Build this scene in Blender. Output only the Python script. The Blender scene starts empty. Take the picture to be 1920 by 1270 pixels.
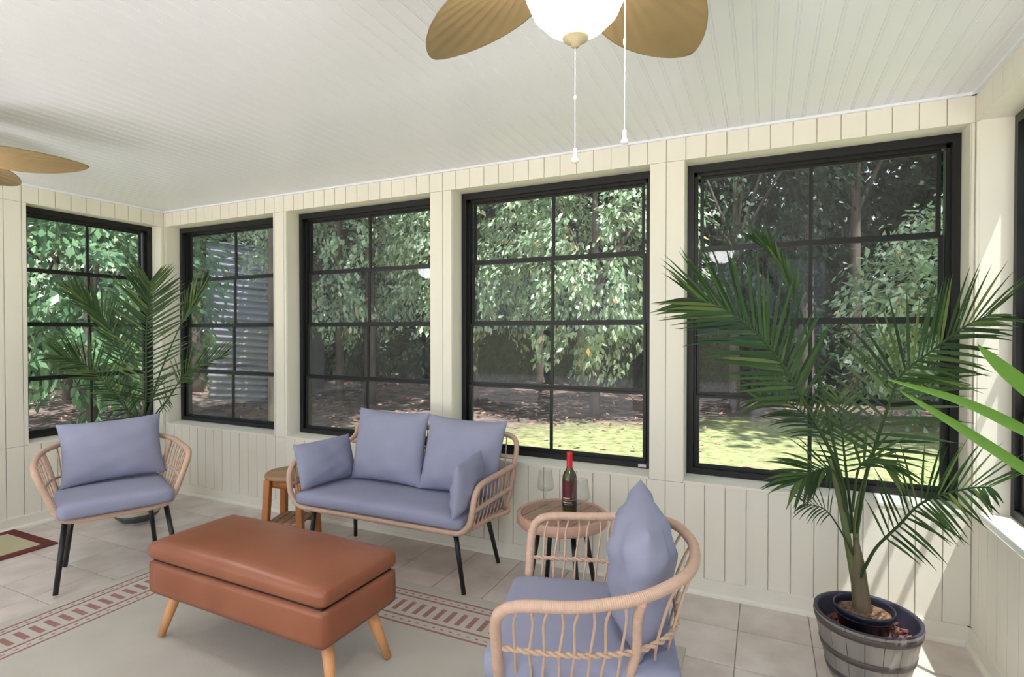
import bpy, bmesh, math, random
import numpy as np
from mathutils import Vector, Matrix
SC = bpy.context.scene
COL = SC.collection
random.seed(7)
RNG = np.random.default_rng(11)

# ------------------------------------------------------------------ camera / light / exposure
F_PX, YAW, PIT, CAM_H = 1015.3, 0.4365, -0.0129, 1.3933
cam_d = bpy.data.cameras.new('camera'); cam = bpy.data.objects.new('camera', cam_d); COL.objects.link(cam)
cam.location = (0, 0, CAM_H); cam.rotation_euler = (math.pi/2 + PIT, 0, YAW)
cam_d.sensor_width = 36.0; cam_d.lens = F_PX/1920*36.0; cam_d.clip_start = 0.02; cam_d.clip_end = 300
SC.camera = cam

world = bpy.data.worlds.new('world'); SC.world = world; world.use_nodes = True
wn = world.node_tree.nodes; wbg = wn['Background']
wbg.inputs['Color'].default_value = (0.77, 0.87, 1.0, 1); wbg.inputs['Strength'].default_value = 1.4

SUN_TRAVEL = Vector((-0.30, 0.25, -0.92)).normalized()
sun_d = bpy.data.lights.new('sun', 'SUN'); sun_d.energy = 9.0; sun_d.angle = math.radians(0.6); sun_d.color = (1.0, 0.97, 0.94)
sun = bpy.data.objects.new('sun', sun_d); COL.objects.link(sun)
sun.rotation_euler = SUN_TRAVEL.to_track_quat('-Z', 'Y').to_euler(); sun.location = (6, -5, 12)

SC.view_settings.view_transform = 'Standard'; SC.view_settings.look = 'None'
SC.view_settings.gamma = 1.0; SC.view_settings.use_curve_mapping = False
SC.view_settings.exposure = 0.92
FAN_GLOBE = 30.0

# ------------------------------------------------------------------ room numbers (metres)
XL, XR, D, H = -4.7735, 0.834, 3.020, 2.44
YB = -1.6                       # the room runs on behind the camera to here
HZ, SILL = 2.311, 0.592         # underside of the header, top of the knee wall
REC = 0.178                     # depth of the window reveals
GROUND = -0.30

def ray(px, py):
    a = (px-960)/F_PX; b = -(py-635)/F_PX
    c, s = math.cos(PIT), math.sin(PIT); y = c - s*b; z = s + c*b
    c, s = math.cos(YAW), math.sin(YAW)
    return Vector((c*a - s*y, s*a + c*y, z))
def atY(px, py, Y): r = ray(px, py); return Vector((0, 0, CAM_H)) + r*(Y/r.y)
def atX(px, py, X): r = ray(px, py); return Vector((0, 0, CAM_H)) + r*(X/r.x)

# ------------------------------------------------------------------ materials
def srgb(r, g, b):
    f = lambda c: c/12.92 if c <= 0.04045 else ((c+0.055)/1.055)**2.4
    return (f(r/255), f(g/255), f(b/255), 1.0)
def mat(name, col, rough=0.5, metal=0.0, spec=0.5, var=0.0, vscale=6.0, bump=0.0, bscale=60.0, stretch=(1, 1, 1), col2=None, detail=3.0):
    m = bpy.data.materials.new(name); m.use_nodes = True
    nt = m.node_tree; b = nt.nodes['Principled BSDF']
    b.inputs['Base Color'].default_value = col; b.inputs['Roughness'].default_value = rough
    b.inputs['Metallic'].default_value = metal; b.inputs['Specular IOR Level'].default_value = spec
    if var or bump or col2:
        tc = nt.nodes.new('ShaderNodeTexCoord'); mp = nt.nodes.new('ShaderNodeMapping'); mp.inputs['Scale'].default_value = stretch
        nt.links.new(tc.outputs['Object'], mp.inputs['Vector'])
    if var or col2:
        n = nt.nodes.new('ShaderNodeTexNoise'); n.inputs['Scale'].default_value = vscale; n.inputs['Detail'].default_value = detail
        nt.links.new(mp.outputs[0], n.inputs['Vector'])
        r = nt.nodes.new('ShaderNodeValToRGB')
        c2 = col2 if col2 else tuple(min(1, c*(1+var)) for c in col[:3])+(1,)
        c1 = col if col2 else tuple(c*(1-var) for c in col[:3])+(1,)
        r.color_ramp.elements[0].position = 0.32; r.color_ramp.elements[1].position = 0.68
        r.color_ramp.elements[0].color = c1; r.color_ramp.elements[1].color = c2
        nt.links.new(n.outputs['Fac'], r.inputs['Fac']); nt.links.new(r.outputs['Color'], b.inputs['Base Color'])
    if bump:
        n2 = nt.nodes.new('ShaderNodeTexNoise'); n2.inputs['Scale'].default_value = bscale; n2.inputs['Detail'].default_value = 4
        nt.links.new(mp.outputs[0], n2.inputs['Vector'])
        bp = nt.nodes.new('ShaderNodeBump'); bp.inputs['Strength'].default_value = bump; bp.inputs['Distance'].default_value = 0.004
        nt.links.new(n2.outputs['Fac'], bp.inputs['Height']); nt.links.new(bp.outputs['Normal'], b.inputs['Normal'])
    return m

M = {}
M['siding'] = mat('cream_painted_siding', srgb(233, 228, 215), 0.45, var=0.03, vscale=3, bump=0.25, bscale=26, stretch=(1, 1, 0.12))
M['trim'] = mat('cream_trim_paint', srgb(235, 230, 217), 0.4, var=0.02)
M['ceiling'] = mat('white_vinyl_ceiling', srgb(238, 239, 246), 0.38, var=0.015, vscale=2)
M['tile'] = mat('beige_floor_tile', srgb(198, 185, 177), 0.32, var=0.0, vscale=5.5, col2=srgb(222, 212, 206), bump=0.12, bscale=22, detail=7)
M['grout'] = mat('grout', srgb(160, 150, 136), 0.9)
M['frame'] = mat('black_window_frame', srgb(28, 28, 31), 0.4, spec=0.35)
M['sticker'] = mat('silver_sticker', srgb(200, 198, 200), 0.4)
M['rattan'] = mat('blush_rattan', srgb(206, 172, 152), 0.5, var=0.06, vscale=30)
M['rattan_thin'] = mat('blush_wicker_cord', srgb(204, 172, 150), 0.5, var=0.05, vscale=30)
M['black'] = mat('black_powder_coat', srgb(22, 22, 24), 0.35)
M['fabric'] = mat('lavender_blue_fabric', srgb(150, 152, 176), 0.85, spec=0.25, var=0.03, vscale=8, bump=0.15, bscale=260)
M['leather'] = mat('cognac_leather', srgb(140, 80, 54), 0.34, var=0.07, vscale=4, bump=0.12, bscale=140, col2=srgb(154, 92, 66))
M['legwood'] = mat('pale_beech', srgb(222, 160, 108), 0.4, var=0.06, vscale=8, stretch=(1, 1, 0.15))
M['teak'] = mat('orange_teak', srgb(178, 112, 62), 0.45, var=0.14, vscale=14, stretch=(1, 1, 0.1))
M['teaktop'] = mat('weathered_teak', srgb(140, 104, 78), 0.55, col2=srgb(178, 140, 108), vscale=10, stretch=(0.15, 1, 1), bump=0.2)
M['slat'] = mat('brown_composite_slat', srgb(158, 126, 108), 0.5, var=0.06, vscale=20, stretch=(1, 0.1, 1))
M['tablerim'] = mat('dusty_rose_rim', srgb(190, 150, 134), 0.45, var=0.05, vscale=20)
M['rug'] = mat('beige_flatweave', srgb(196, 190, 180), 0.95, spec=0.1, var=0.05, vscale=3, bump=0.5, bscale=420)
M['rugline'] = mat('dusty_maroon_yarn', srgb(162, 118, 114), 0.95, spec=0.1, var=0.08, vscale=40, bump=0.4, bscale=420)
M['mat2'] = mat('straw_mat', srgb(196, 188, 156), 0.95, spec=0.1, var=0.05, bump=0.4, bscale=380)
M['matedge'] = mat('burgundy_binding', srgb(112, 62, 62), 0.9, spec=0.1, var=0.06)
M['blade'] = mat('antique_tan_blade', srgb(136, 114, 78), 0.5, var=0.08, vscale=6)
M['antique'] = mat('antique_cream_metal', srgb(196, 182, 148), 0.4)
M['chain'] = mat('white_pull_chain', srgb(236, 234, 228), 0.3)
M['leafdark'] = None
M['stave'] = mat('grey_barrel_stave', srgb(128, 122, 118), 0.6, col2=srgb(168, 162, 156), vscale=9, stretch=(1, 1, 0.25), bump=0.3)
M['hoop'] = mat('brown_hoop', srgb(84, 74, 72), 0.5)
M['liner'] = mat('navy_liner', srgb(58, 55, 72), 0.5)
M['pot'] = mat('navy_plastic_pot', srgb(28, 36, 58), 0.35)
M['soil'] = mat('bark_soil', srgb(84, 60, 48), 0.95, col2=srgb(150, 116, 88), vscale=70, bump=1.0, bscale=60)
M['mulch'] = mat('red_mulch', srgb(128, 84, 78), 0.9, var=0.2, vscale=30)
M['ceramic'] = mat('cream_glazed_pot', srgb(206, 198, 178), 0.25)
M['ceramicband'] = mat('dark_glaze_band', srgb(66, 72, 72), 0.25)
M['red'] = mat('red_foil', srgb(208, 30, 38), 0.35)
M['label'] = mat('maroon_label', srgb(88, 30, 44), 0.5)
M['labelblack'] = mat('black_label', srgb(30, 26, 24), 0.5)
M['labelwhite'] = mat('pale_print', srgb(206, 200, 196), 0.5)
M['labelgold'] = mat('gold_print', srgb(176, 140, 60), 0.4)
M['stem'] = mat('palm_stem', srgb(78, 96, 54), 0.5, col2=srgb(108, 114, 72), vscale=12, stretch=(1, 1, 0.2))
M['trunk'] = mat('palm_trunk', srgb(86, 84, 62), 0.7, col2=srgb(120, 104, 84), vscale=14, stretch=(1, 1, 0.3), bump=0.4)
M['bark'] = mat('tree_bark', srgb(76, 66, 62), 0.9, col2=srgb(116, 102, 96), vscale=7, stretch=(1, 1, 0.2), bump=0.8, bscale=20)
M['roof'] = mat('roof_shingle', srgb(96, 92, 90), 0.9)
M['metal'] = mat('galvanised_sheet', srgb(138, 138, 154), 0.5, metal=0.2, var=0.1, vscale=2)
M['redleaf'] = mat('dry_red_leaves', srgb(170, 112, 104), 0.9, col2=srgb(200, 160, 130), vscale=2)

def uvwave(m, scale, strength, dist=0.003):
    nt = m.node_tree; b = nt.nodes['Principled BSDF']
    uv = nt.nodes.new('ShaderNodeUVMap'); sx = nt.nodes.new('ShaderNodeSeparateXYZ'); nt.links.new(uv.outputs[0], sx.inputs[0])
    mm = nt.nodes.new('ShaderNodeMath'); mm.operation = 'MULTIPLY'; mm.inputs[1].default_value = scale; nt.links.new(sx.outputs['Y'], mm.inputs[0])
    sn = nt.nodes.new('ShaderNodeMath'); sn.operation = 'SINE'; nt.links.new(mm.outputs[0], sn.inputs[0])
    bp = nt.nodes.new('ShaderNodeBump'); bp.inputs['Strength'].default_value = strength; bp.inputs['Distance'].default_value = dist
    nt.links.new(sn.outputs[0], bp.inputs['Height']); nt.links.new(bp.outputs['Normal'], b.inputs['Normal'])
uvwave(M['rattan'], 1100, 0.25); uvwave(M['rattan_thin'], 1500, 0.2)

def leafmat(name, cols, rough=0.4, transl=0.3, spec=0.5):
    m = bpy.data.materials.new(name); m.use_nodes = True; nt = m.node_tree
    b = nt.nodes['Principled BSDF']; out = nt.nodes['Material Output']
    g = nt.nodes.new('ShaderNodeNewGeometry'); r = nt.nodes.new('ShaderNodeValToRGB')
    cr = r.color_ramp
    while len(cr.elements) < len(cols): cr.elements.new(0.5)
    for e, (p, c) in zip(cr.elements, cols): e.position = p; e.color = c
    nt.links.new(g.outputs['Random Per Island'], r.inputs['Fac'])
    nt.links.new(r.outputs['Color'], b.inputs['Base Color'])
    b.inputs['Roughness'].default_value = rough; b.inputs['Specular IOR Level'].default_value = spec
    t = nt.nodes.new('ShaderNodeBsdfTranslucent'); nt.links.new(r.outputs['Color'], t.inputs['Color'])
    mx = nt.nodes.new('ShaderNodeMixShader'); mx.inputs[0].default_value = transl
    nt.links.new(b.outputs[0], mx.inputs[1]); nt.links.new(t.outputs[0], mx.inputs[2]); nt.links.new(mx.outputs[0], out.inputs['Surface'])
    return m
M['palm'] = leafmat('palm_leaflet', [(0, srgb(36, 60, 32)), (0.7, srgb(64, 94, 48)), (1, srgb(104, 120, 64))], 0.4, 0.25)
M['palmlight'] = leafmat('young_palm_leaflet', [(0, srgb(92, 140, 48)), (1, srgb(118, 160, 68))], 0.4, 0.35)
M['leaf_a'] = leafmat('sunlit_broad_leaf', [(0, srgb(112, 144, 104)), (0.6, srgb(180, 202, 166)), (0.975, srgb(224, 232, 206)), (1, srgb(226, 160, 84))], 0.3, 0.25, 0.9)  # leaf colours paled to carry the sunlight on the front trees
M['leaf_b'] = leafmat('shade_darkened_leaf', [(0, srgb(26, 44, 32)), (1, srgb(54, 80, 54))], 0.45, 0.2)  # leaf colours darkened to carry the shade of the wood
M['leaf_c'] = leafmat('pale_leaf', [(0, srgb(78, 118, 84)), (1, srgb(136, 170, 128))], 0.35, 0.3)

def glassmat():
    m = bpy.data.materials.new('smoke_tint_vinyl_pane'); m.use_nodes = True; nt = m.node_tree; nt.nodes.remove(nt.nodes['Principled BSDF'])
    out = nt.nodes['Material Output']
    t = nt.nodes.new('ShaderNodeBsdfTransparent'); t.inputs['Color'].default_value = (0.70, 0.715, 0.71, 1)
    d = nt.nodes.new('ShaderNodeBsdfDiffuse'); d.inputs['Color'].default_value = (0.5, 0.5, 0.52, 1)
    g = nt.nodes.new('ShaderNodeBsdfGlossy'); g.inputs['Roughness'].default_value = 0.03; g.inputs['Color'].default_value = (0.9, 0.9, 0.95, 1)
    lw = nt.nodes.new('ShaderNodeLayerWeight'); lw.inputs['Blend'].default_value = 0.5
    pw = nt.nodes.new('ShaderNodeMath'); pw.operation = 'POWER'; pw.inputs[1].default_value = 4.0; nt.links.new(lw.outputs['Facing'], pw.inputs[0])
    f = nt.nodes.new('ShaderNodeMath'); f.operation = 'MULTIPLY_ADD'; f.inputs[1].default_value = 0.8; f.inputs[2].default_value = 0.010; nt.links.new(pw.outputs[0], f.inputs[0])
    a = nt.nodes.new('ShaderNodeMixShader'); a.inputs[0].default_value = 0.05
    nt.links.new(t.outputs[0], a.inputs[1]); nt.links.new(d.outputs[0], a.inputs[2])
    b = nt.nodes.new('ShaderNodeMixShader'); nt.links.new(f.outputs[0], b.inputs[0])
    nt.links.new(a.outputs[0], b.inputs[1]); nt.links.new(g.outputs[0], b.inputs[2]); nt.links.new(b.outputs[0], out.inputs['Surface'])
    return m
M['pane'] = glassmat()
def thinglass():
    m = bpy.data.materials.new('clear_wine_glass'); m.use_nodes = True; nt = m.node_tree; nt.nodes.remove(nt.nodes['Principled BSDF']); out = nt.nodes['Material Output']
    t = nt.nodes.new('ShaderNodeBsdfTransparent'); t.inputs['Color'].default_value = (0.955, 0.965, 0.96, 1)
    g = nt.nodes.new('ShaderNodeBsdfGlossy'); g.inputs['Roughness'].default_value = 0.02
    lw = nt.nodes.new('ShaderNodeLayerWeight'); lw.inputs['Blend'].default_value = 0.5
    pw = nt.nodes.new('ShaderNodeMath'); pw.operation = 'POWER'; pw.inputs[1].default_value = 3.0; nt.links.new(lw.outputs['Facing'], pw.inputs[0])
    f = nt.nodes.new('ShaderNodeMath'); f.operation = 'MULTIPLY_ADD'; f.inputs[1].default_value = 0.35; f.inputs[2].default_value = 0.03; nt.links.new(pw.outputs[0], f.inputs[0])
    b = nt.nodes.new('ShaderNodeMixShader'); nt.links.new(f.outputs[0], b.inputs[0]); nt.links.new(t.outputs[0], b.inputs[1]); nt.links.new(g.outputs[0], b.inputs[2]); nt.links.new(b.outputs[0], out.inputs['Surface'])
    return m
M['wineglass'] = thinglass()
M['bottle'] = mat('olive_bottle_glass', srgb(62, 56, 14), 0.08, spec=0.8)
def emit(name, col, s):
    m = bpy.data.materials.new(name); m.use_nodes = True; b = m.node_tree.nodes['Principled BSDF']
    b.inputs['Base Color'].default_value = (0.9, 0.9, 0.88, 1); b.inputs['Emission Color'].default_value = col; b.inputs['Emission Strength'].default_value = s
    return m
M['globe'] = emit('lit_frosted_globe', (1, 0.98, 0.96, 1), FAN_GLOBE)
def groundmat():
    m = bpy.data.materials.new('lawn_and_leaf_litter'); m.use_nodes = True; nt = m.node_tree; b = nt.nodes['Principled BSDF']
    b.inputs['Roughness'].default_value = 0.95; b.inputs['Specular IOR Level'].default_value = 0.1
    tc = nt.nodes.new('ShaderNodeTexCoord')
    def noise(s, d=4):
        n = nt.nodes.new('ShaderNodeTexNoise'); n.inputs['Scale'].default_value = s; n.inputs['Detail'].default_value = d
        nt.links.new(tc.outputs['Object'], n.inputs['Vector']); return n
    def ramp(n, a, ca, bb, cb):
        r = nt.nodes.new('ShaderNodeValToRGB'); e = r.color_ramp.elements; e[0].position = a; e[0].color = ca; e[1].position = bb; e[1].color = cb
        nt.links.new(n, r.inputs['Fac']); return r
    grass = ramp(noise(9, 8).outputs['Fac'], 0.35, srgb(128, 136, 88), 0.68, srgb(184, 186, 138))
    litter = ramp(noise(3.5, 9).outputs['Fac'], 0.36, srgb(88, 78, 74), 0.68, srgb(150, 130, 124))
    # the lawn gives way to leaf litter under the trees: a wandering edge on the ground plan
    sx = nt.nodes.new('ShaderNodeSeparateXYZ'); nt.links.new(tc.outputs['Object'], sx.inputs[0])
    k = nt.nodes.new('ShaderNodeMath'); k.operation = 'MULTIPLY'; k.inputs[1].default_value = -0.62; nt.links.new(sx.outputs['X'], k.inputs[0])
    s = nt.nodes.new('ShaderNodeMath'); s.operation = 'ADD'; nt.links.new(sx.outputs['Y'], s.inputs[0]); nt.links.new(k.outputs[0], s.inputs[1])
    w = nt.nodes.new('ShaderNodeMath'); w.operation = 'MULTIPLY_ADD'; w.inputs[1].default_value = 5.0; nt.links.new(noise(0.5, 5).outputs['Fac'], w.inputs[0]); nt.links.new(s.outputs[0], w.inputs[2])
    mr = nt.nodes.new('ShaderNodeMapRange'); mr.inputs['From Min'].default_value = 12.6; mr.inputs['From Max'].default_value = 14.2; nt.links.new(w.outputs[0], mr.inputs['Value'])
    mx = nt.nodes.new('ShaderNodeMix'); mx.data_type = 'RGBA'; nt.links.new(mr.outputs[0], mx.inputs['Factor'])
    nt.links.new(grass.outputs['Color'], mx.inputs['A']); nt.links.new(litter.outputs['Color'], mx.inputs['B']); nt.links.new(mx.outputs['Result'], b.inputs['Base Color'])
    bp = nt.nodes.new('ShaderNodeBump'); bp.inputs['Strength'].default_value = 0.8; bp.inputs['Distance'].default_value = 0.05
    nt.links.new(noise(14, 8).outputs['Fac'], bp.inputs['Height']); nt.links.new(bp.outputs['Normal'], b.inputs['Normal'])
    return m
M['ground'] = groundmat()

# ------------------------------------------------------------------ mesh helpers
def obj(name, bm, m, parent=None, smooth=False, loc=None):
    me = bpy.data.meshes.new(name)
    if isinstance(bm, bmesh.types.BMesh):
        bmesh.ops.recalc_face_normals(bm, faces=bm.faces); bm.to_mesh(me); bm.free()
    else:
        me.from_pydata(bm[0], [], bm[1])
    if isinstance(m, (list, tuple)):
        for q in m: me.materials.append(q)
    else: me.materials.append(m)
    if smooth:
        me.shade_smooth() if hasattr(me, 'shade_smooth') else me.polygons.foreach_set('use_smooth', [True]*len(me.polygons))
    o = bpy.data.objects.new(name, me); COL.objects.link(o)
    if parent: o.parent = parent
    if loc is not None: o.location = loc
    return o
def tag(o, label, cat, group=None, kind=None):
    o['label'] = label
    if cat: o['category'] = cat
    if group: o['group'] = group
    if kind: o['kind'] = kind
    return o
def thing(name, label, cat, loc=(0, 0, 0), rotz=0.0, group=None, kind=None):
    o = bpy.data.objects.new(name, None); COL.objects.link(o); o.empty_display_size = 0.1
    o.location = loc; o.rotation_euler = (0, 0, rotz)
    return tag(o, label, cat, group, kind)
def inst(src, parent=None, loc=None, rotz=None, name=None):
    o = src.copy(); COL.objects.link(o)
    if parent: o.parent = parent
    if loc is not None: o.location = loc
    if rotz is not None: o.rotation_euler = (0, 0, rotz)
    return o
def bx(bm, x0, x1, y0, y1, z0, z1):
    vs = [bm.verts.new(p) for p in [(x0, y0, z0), (x1, y0, z0), (x1, y1, z0), (x0, y1, z0), (x0, y0, z1), (x1, y0, z1), (x1, y1, z1), (x0, y1, z1)]]
    for f in [(0, 3, 2, 1), (4, 5, 6, 7), (0, 1, 5, 4), (1, 2, 6, 5), (2, 3, 7, 6), (3, 0, 4, 7)]: bm.faces.new([vs[i] for i in f])
def box_bm(*a):
    bm = bmesh.new(); bx(bm, *a); return bm
def bevel(bm, w, seg=2):
    bmesh.ops.bevel(bm, geom=bm.edges[:], offset=w, segments=seg, affect='EDGES', profile=0.5); return bm
def crom(pts, n, closed=False):
    P = [Vector(p) for p in pts]; out = []; k = len(P); segs = k if closed else k-1
    for i in range(segs):
        if closed: a, b, c, d = P[(i-1) % k], P[i], P[(i+1) % k], P[(i+2) % k]
        else: a, b, c, d = P[max(i-1, 0)], P[i], P[i+1], P[min(i+2, k-1)]
        for j in range(n):
            t = j/n
            out.append(0.5*((2*b)+(c-a)*t+(2*a-5*b+4*c-d)*t*t+(3*b-a-3*c+d)*t**3))
    if not closed: out.append(P[-1].copy())
    return out
def tube(bm, path, r, seg=8, closed=False, cap=True):
    n = len(path); R = r if callable(r) else (lambda t: r)
    uvl = bm.loops.layers.uv.verify()
    tang = []
    for i in range(n):
        a = path[(i-1) % n] if closed else path[max(i-1, 0)]; b = path[(i+1) % n] if closed else path[min(i+1, n-1)]
        tang.append((b-a).normalized())
    up = Vector((0, 0, 1)) if abs(tang[0].z) < 0.9 else Vector((1, 0, 0))
    nr = (up - tang[0]*up.dot(tang[0])).normalized(); rings = []; ln = [0.0]
    for i in range(n):
        if i: 
            nr = (nr - tang[i]*nr.dot(tang[i]))
            nr = nr.normalized() if nr.length > 1e-6 else up
            ln.append(ln[-1]+(path[i]-path[i-1]).length)
        bn = tang[i].cross(nr); rr = R(i/max(1, n-1))
        rings.append([bm.verts.new(path[i]+(nr*math.cos(2*math.pi*k/seg)+bn*math.sin(2*math.pi*k/seg))*rr) for k in range(seg)])
    m = n if closed else n-1
    off = 0
    if closed:      # match the start ring to the end frame
        last = rings[-1]; best = None
        for o in range(seg):
            dd = sum((last[k].co-rings[0][(k+o) % seg].co).length for k in range(seg))
            if best is None or dd < best: best = dd; off = o
    for i in range(m):
        A = rings[i]; B = rings[(i+1) % n]; o = off if (closed and i == n-1) else 0
        l0 = ln[i]; l1 = ln[i+1] if i+1 < n else ln[i]+(path[0]-path[i]).length
        for k in range(seg):
            f = bm.faces.new([A[k], A[(k+1) % seg], B[(k+1+o) % seg], B[(k+o) % seg]])
            for lp, uv in zip(f.loops, [(k/seg, l0), ((k+1)/seg, l0), ((k+1)/seg, l1), (k/seg, l1)]): lp[uvl].uv = uv
    if cap and not closed:
        bm.faces.new(rings[0][::-1]); bm.faces.new(rings[-1])
    return bm
def tube_bm(pts, r, seg=8, n=8, closed=False, straight=False):
    bm = bmesh.new(); path = [Vector(p) for p in pts] if straight else crom(pts, n, closed)
    return tube(bm, path, r, seg, closed)
def lathe(prof, seg=32, bm=None, cx=0, cy=0):
    bm = bm or bmesh.new(); rings = []
    for r, z in prof:
        if r < 1e-5: rings.append([bm.verts.new((cx, cy, z))])
        else: rings.append([bm.verts.new((cx+r*math.cos(2*math.pi*k/seg), cy+r*math.sin(2*math.pi*k/seg), z)) for k in range(seg)])
    for A, B in zip(rings, rings[1:]):
        for k in range(seg):
            q = (k+1) % seg
            if len(A) == 1 and len(B) == 1: continue
            if len(A) == 1: bm.faces.new([A[0], B[k], B[q]])
            elif len(B) == 1: bm.faces.new([A[k], A[q], B[0]])
            else: bm.faces.new([A[k], A[q], B[q], B[k]])
    return bm
def rbox(w, d, h, r, nx=14, ny=12, nz=4, crown=0.0, side=0.0, seed=0):
    """rounded, slightly crowned cushion box standing on z=0"""
    bm = bmesh.new(); rnd = random.Random(seed)
    def grid(f, a, b):
        V = [[bm.verts.new(f(i/a*2-1, j/b*2-1)) for j in range(b+1)] for i in range(a+1)]
        for i in range(a):
            for j in range(b): bm.faces.new([V[i][j], V[i+1][j], V[i+1][j+1], V[i][j+1]])
    grid(lambda u, v: (u, v, 1), nx, ny); grid(lambda u, v: (u, v, -1), nx, ny)
    grid(lambda u, v: (u, -1, v), nx, nz); grid(lambda u, v: (u, 1, v), nx, nz)
    grid(lambda u, v: (-1, u, v), ny, nz); grid(lambda u, v: (1, u, v), ny, nz)
    bmesh.ops.remove_doubles(bm, verts=bm.verts, dist=1e-4)
    for v in bm.verts:
        u = v.co.copy(); p = Vector((u.x*w/2, u.y*d/2, u.z*h/2))
        c = Vector((max(-w/2+r, min(w/2-r, p.x)), max(-d/2+r, min(d/2-r, p.y)), max(-h/2+r, min(h/2-r, p.z))))
        o = p-c
        if o.length > 1e-7: p = c+o.normalized()*min(r, max(abs(o.x), abs(o.y), abs(o.z)))
        if crown and u.z > 0: p.z += crown*(1-abs(u.x)**2.5)*(1-abs(u.y)**2.5)*max(0, u.z)
        if side:
            k = side*(1-u.z*u.z)
            p.x += k*u.x*(abs(u.x) > .99); p.y += k*u.y*(abs(u.y) > .99)
        v.co = p+Vector((0, 0, h/2))
    return bm
def pillow(w, h, t, n=22, pinch=0.07, p=2.6, seed=0, wr=0.004):
    """stuffed pillow: x width, z height (0..h), y thickness, corners pulled out to points"""
    bm = bmesh.new(); rnd = random.Random(seed); ph = [rnd.uniform(0, 6.28) for _ in range(6)]
    def P(u, v, s):
        x = w/2*u*(1-pinch*(1-v*v)**1.0*abs(u)**2)
        z = h/2*v*(1-pinch*(1-u*u)**1.0*abs(v)**2)
        k = (max(0, 1-abs(u)**p)*max(0, 1-abs(v)**p))**0.55
        y = s*t/2*k
        e = max(0, 1-abs(u)**6)*max(0, 1-abs(v)**6)
        y += s*wr*e*(math.sin(7*u+3*v+ph[0])+0.7*math.sin(11*v-5*u+ph[1])+0.5*math.sin(17*(u*v)+ph[2]))
        return (x, y, z+h/2)
    g = {}
    for s in (1, -1):
        V = [[None]*(n+1) for _ in range(n+1)]
        for i in range(n+1):
            for j in range(n+1):
                u = math.sin((i/n-0.5)*math.pi); v = math.sin((j/n-0.5)*math.pi)
                if i in (0, n) or j in (0, n):
                    if (i, j) not in g: g[i, j] = bm.verts.new(P(u, v, 0))
                    V[i][j] = g[i, j]
                else: V[i][j] = bm.verts.new(P(u, v, s))
        for i in range(n):
            for j in range(n):
                f = [V[i][j], V[i+1][j], V[i+1][j+1], V[i][j+1]]
                bm.faces.new(f if s < 0 else f[::-1])
    return bm
def place(o, M4): o.matrix_world = M4; return o

# ------------------------------------------------------------------ the room
class Wall:
    """a wall frame: u runs along it, n runs outward from the room, z up"""
    def __init__(s, O, U, N): s.O, s.U, s.N = Vector(O), Vector(U), Vector(N)
    def p(s, u, n, z): return s.O+s.U*u+s.N*n+Vector((0, 0, z))
    def box(s, bm, u0, u1, n0, n1, z0, z1):
        vs = [bm.verts.new(s.p(*q)) for q in [(u0, n0, z0), (u1, n0, z0), (u1, n1, z0), (u0, n1, z0), (u0, n0, z1), (u1, n0, z1), (u1, n1, z1), (u0, n1, z1)]]
        for f in [(0, 3, 2, 1), (4, 5, 6, 7), (0, 1, 5, 4), (1, 2, 6, 5), (2, 3, 7, 6), (3, 0, 4, 7)]: bm.faces.new([vs[i] for i in f])
WB = Wall((0, D, 0), (1, 0, 0), (0, 1, 0)); WL = Wall((XL, 0, 0), (0, 1, 0), (-1, 0, 0)); WR = Wall((XR, 0, 0), (0, 1, 0), (1, 0, 0))
PITCH = 0.1016
def build_wall(name, W, u0, u1, ops, phase, label, SILL=SILL):
    t0, t1 = 0.010, 0.205
    bm = bmesh.new()
    W.box(bm, u0, u1, t0, t1, GROUND, SILL-0.012); W.box(bm, u0, u1, t0, t1, HZ, H+0.02)
    cuts = [u0]+[x for o in ops for x in o]+[u1]
    posts = [(cuts[i], cuts[i+1]) for i in range(0, len(cuts), 2) if cuts[i+1]-cuts[i] > 0.002]
    for a, b in posts: W.box(bm, a, b, t0, t1, SILL-0.012, HZ)
    w = tag(obj(name, bm, M['siding']), label, None, kind='structure')
    k0 = math.floor((u0-phase)/PITCH)-1; k1 = math.ceil((u1-phase)/PITCH)+1
    def strip(a, b, z0, z1):
        if b-a < 0.006: return
        bm = bmesh.new(); W.box(bm, a+0.0022, b-0.0022, 0, t0, z0, z1); obj('siding_board', bm, M['siding'], w)
    for k in range(k0, k1):
        a, b = phase+k*PITCH, phase+(k+1)*PITCH
        a, b = max(a, u0), min(b, u1)
        if b <= a: continue
        strip(a, b, 0.0, SILL-0.014); strip(a, b, HZ, H)
        for c, d in posts:
            strip(max(a, c), min(b, d), SILL-0.012, HZ-0.002)
    for a, b in ops:                                 # sloping sill in each opening
        bm = bmesh.new()
        vs = [bm.verts.new(W.p(*q)) for q in [(a, -0.004, SILL-0.014), (b, -0.004, SILL-0.014), (b, t1, SILL-0.014), (a, t1, SILL-0.014), (a, -0.004, SILL), (b, -0.004, SILL), (b, t1, SILL+0.016), (a, t1, SILL+0.016)]]
        for f in [(0, 3, 2, 1), (4, 5, 6, 7), (0, 1, 5, 4), (1, 2, 6, 5), (2, 3, 7, 6), (3, 0, 4, 7)]: bm.faces.new([vs[i] for i in f])
        obj('window_sill', bm, M['trim'], w)
    return w
OPB = [(-4.752, -3.447), (-3.307, -2.007), (-1.840, -0.575), (-0.392, 0.818)]
OPL = [(-0.9, 0.35), (0.50, 1.85), (2.045, 2.995)]
OPR = [(-0.9, 0.35), (0.48, 1.68), (1.80, 3.002)]
wall_back = build_wall('wall_back', WB, XL, XR, OPB, -0.690, 'cream grooved wood siding wall with four wide black windows behind the loveseat')
wall_left = build_wall('wall_left', WL, YB, D, OPL, 2.93, 'cream grooved siding wall with black window behind the left armchair')
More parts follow.
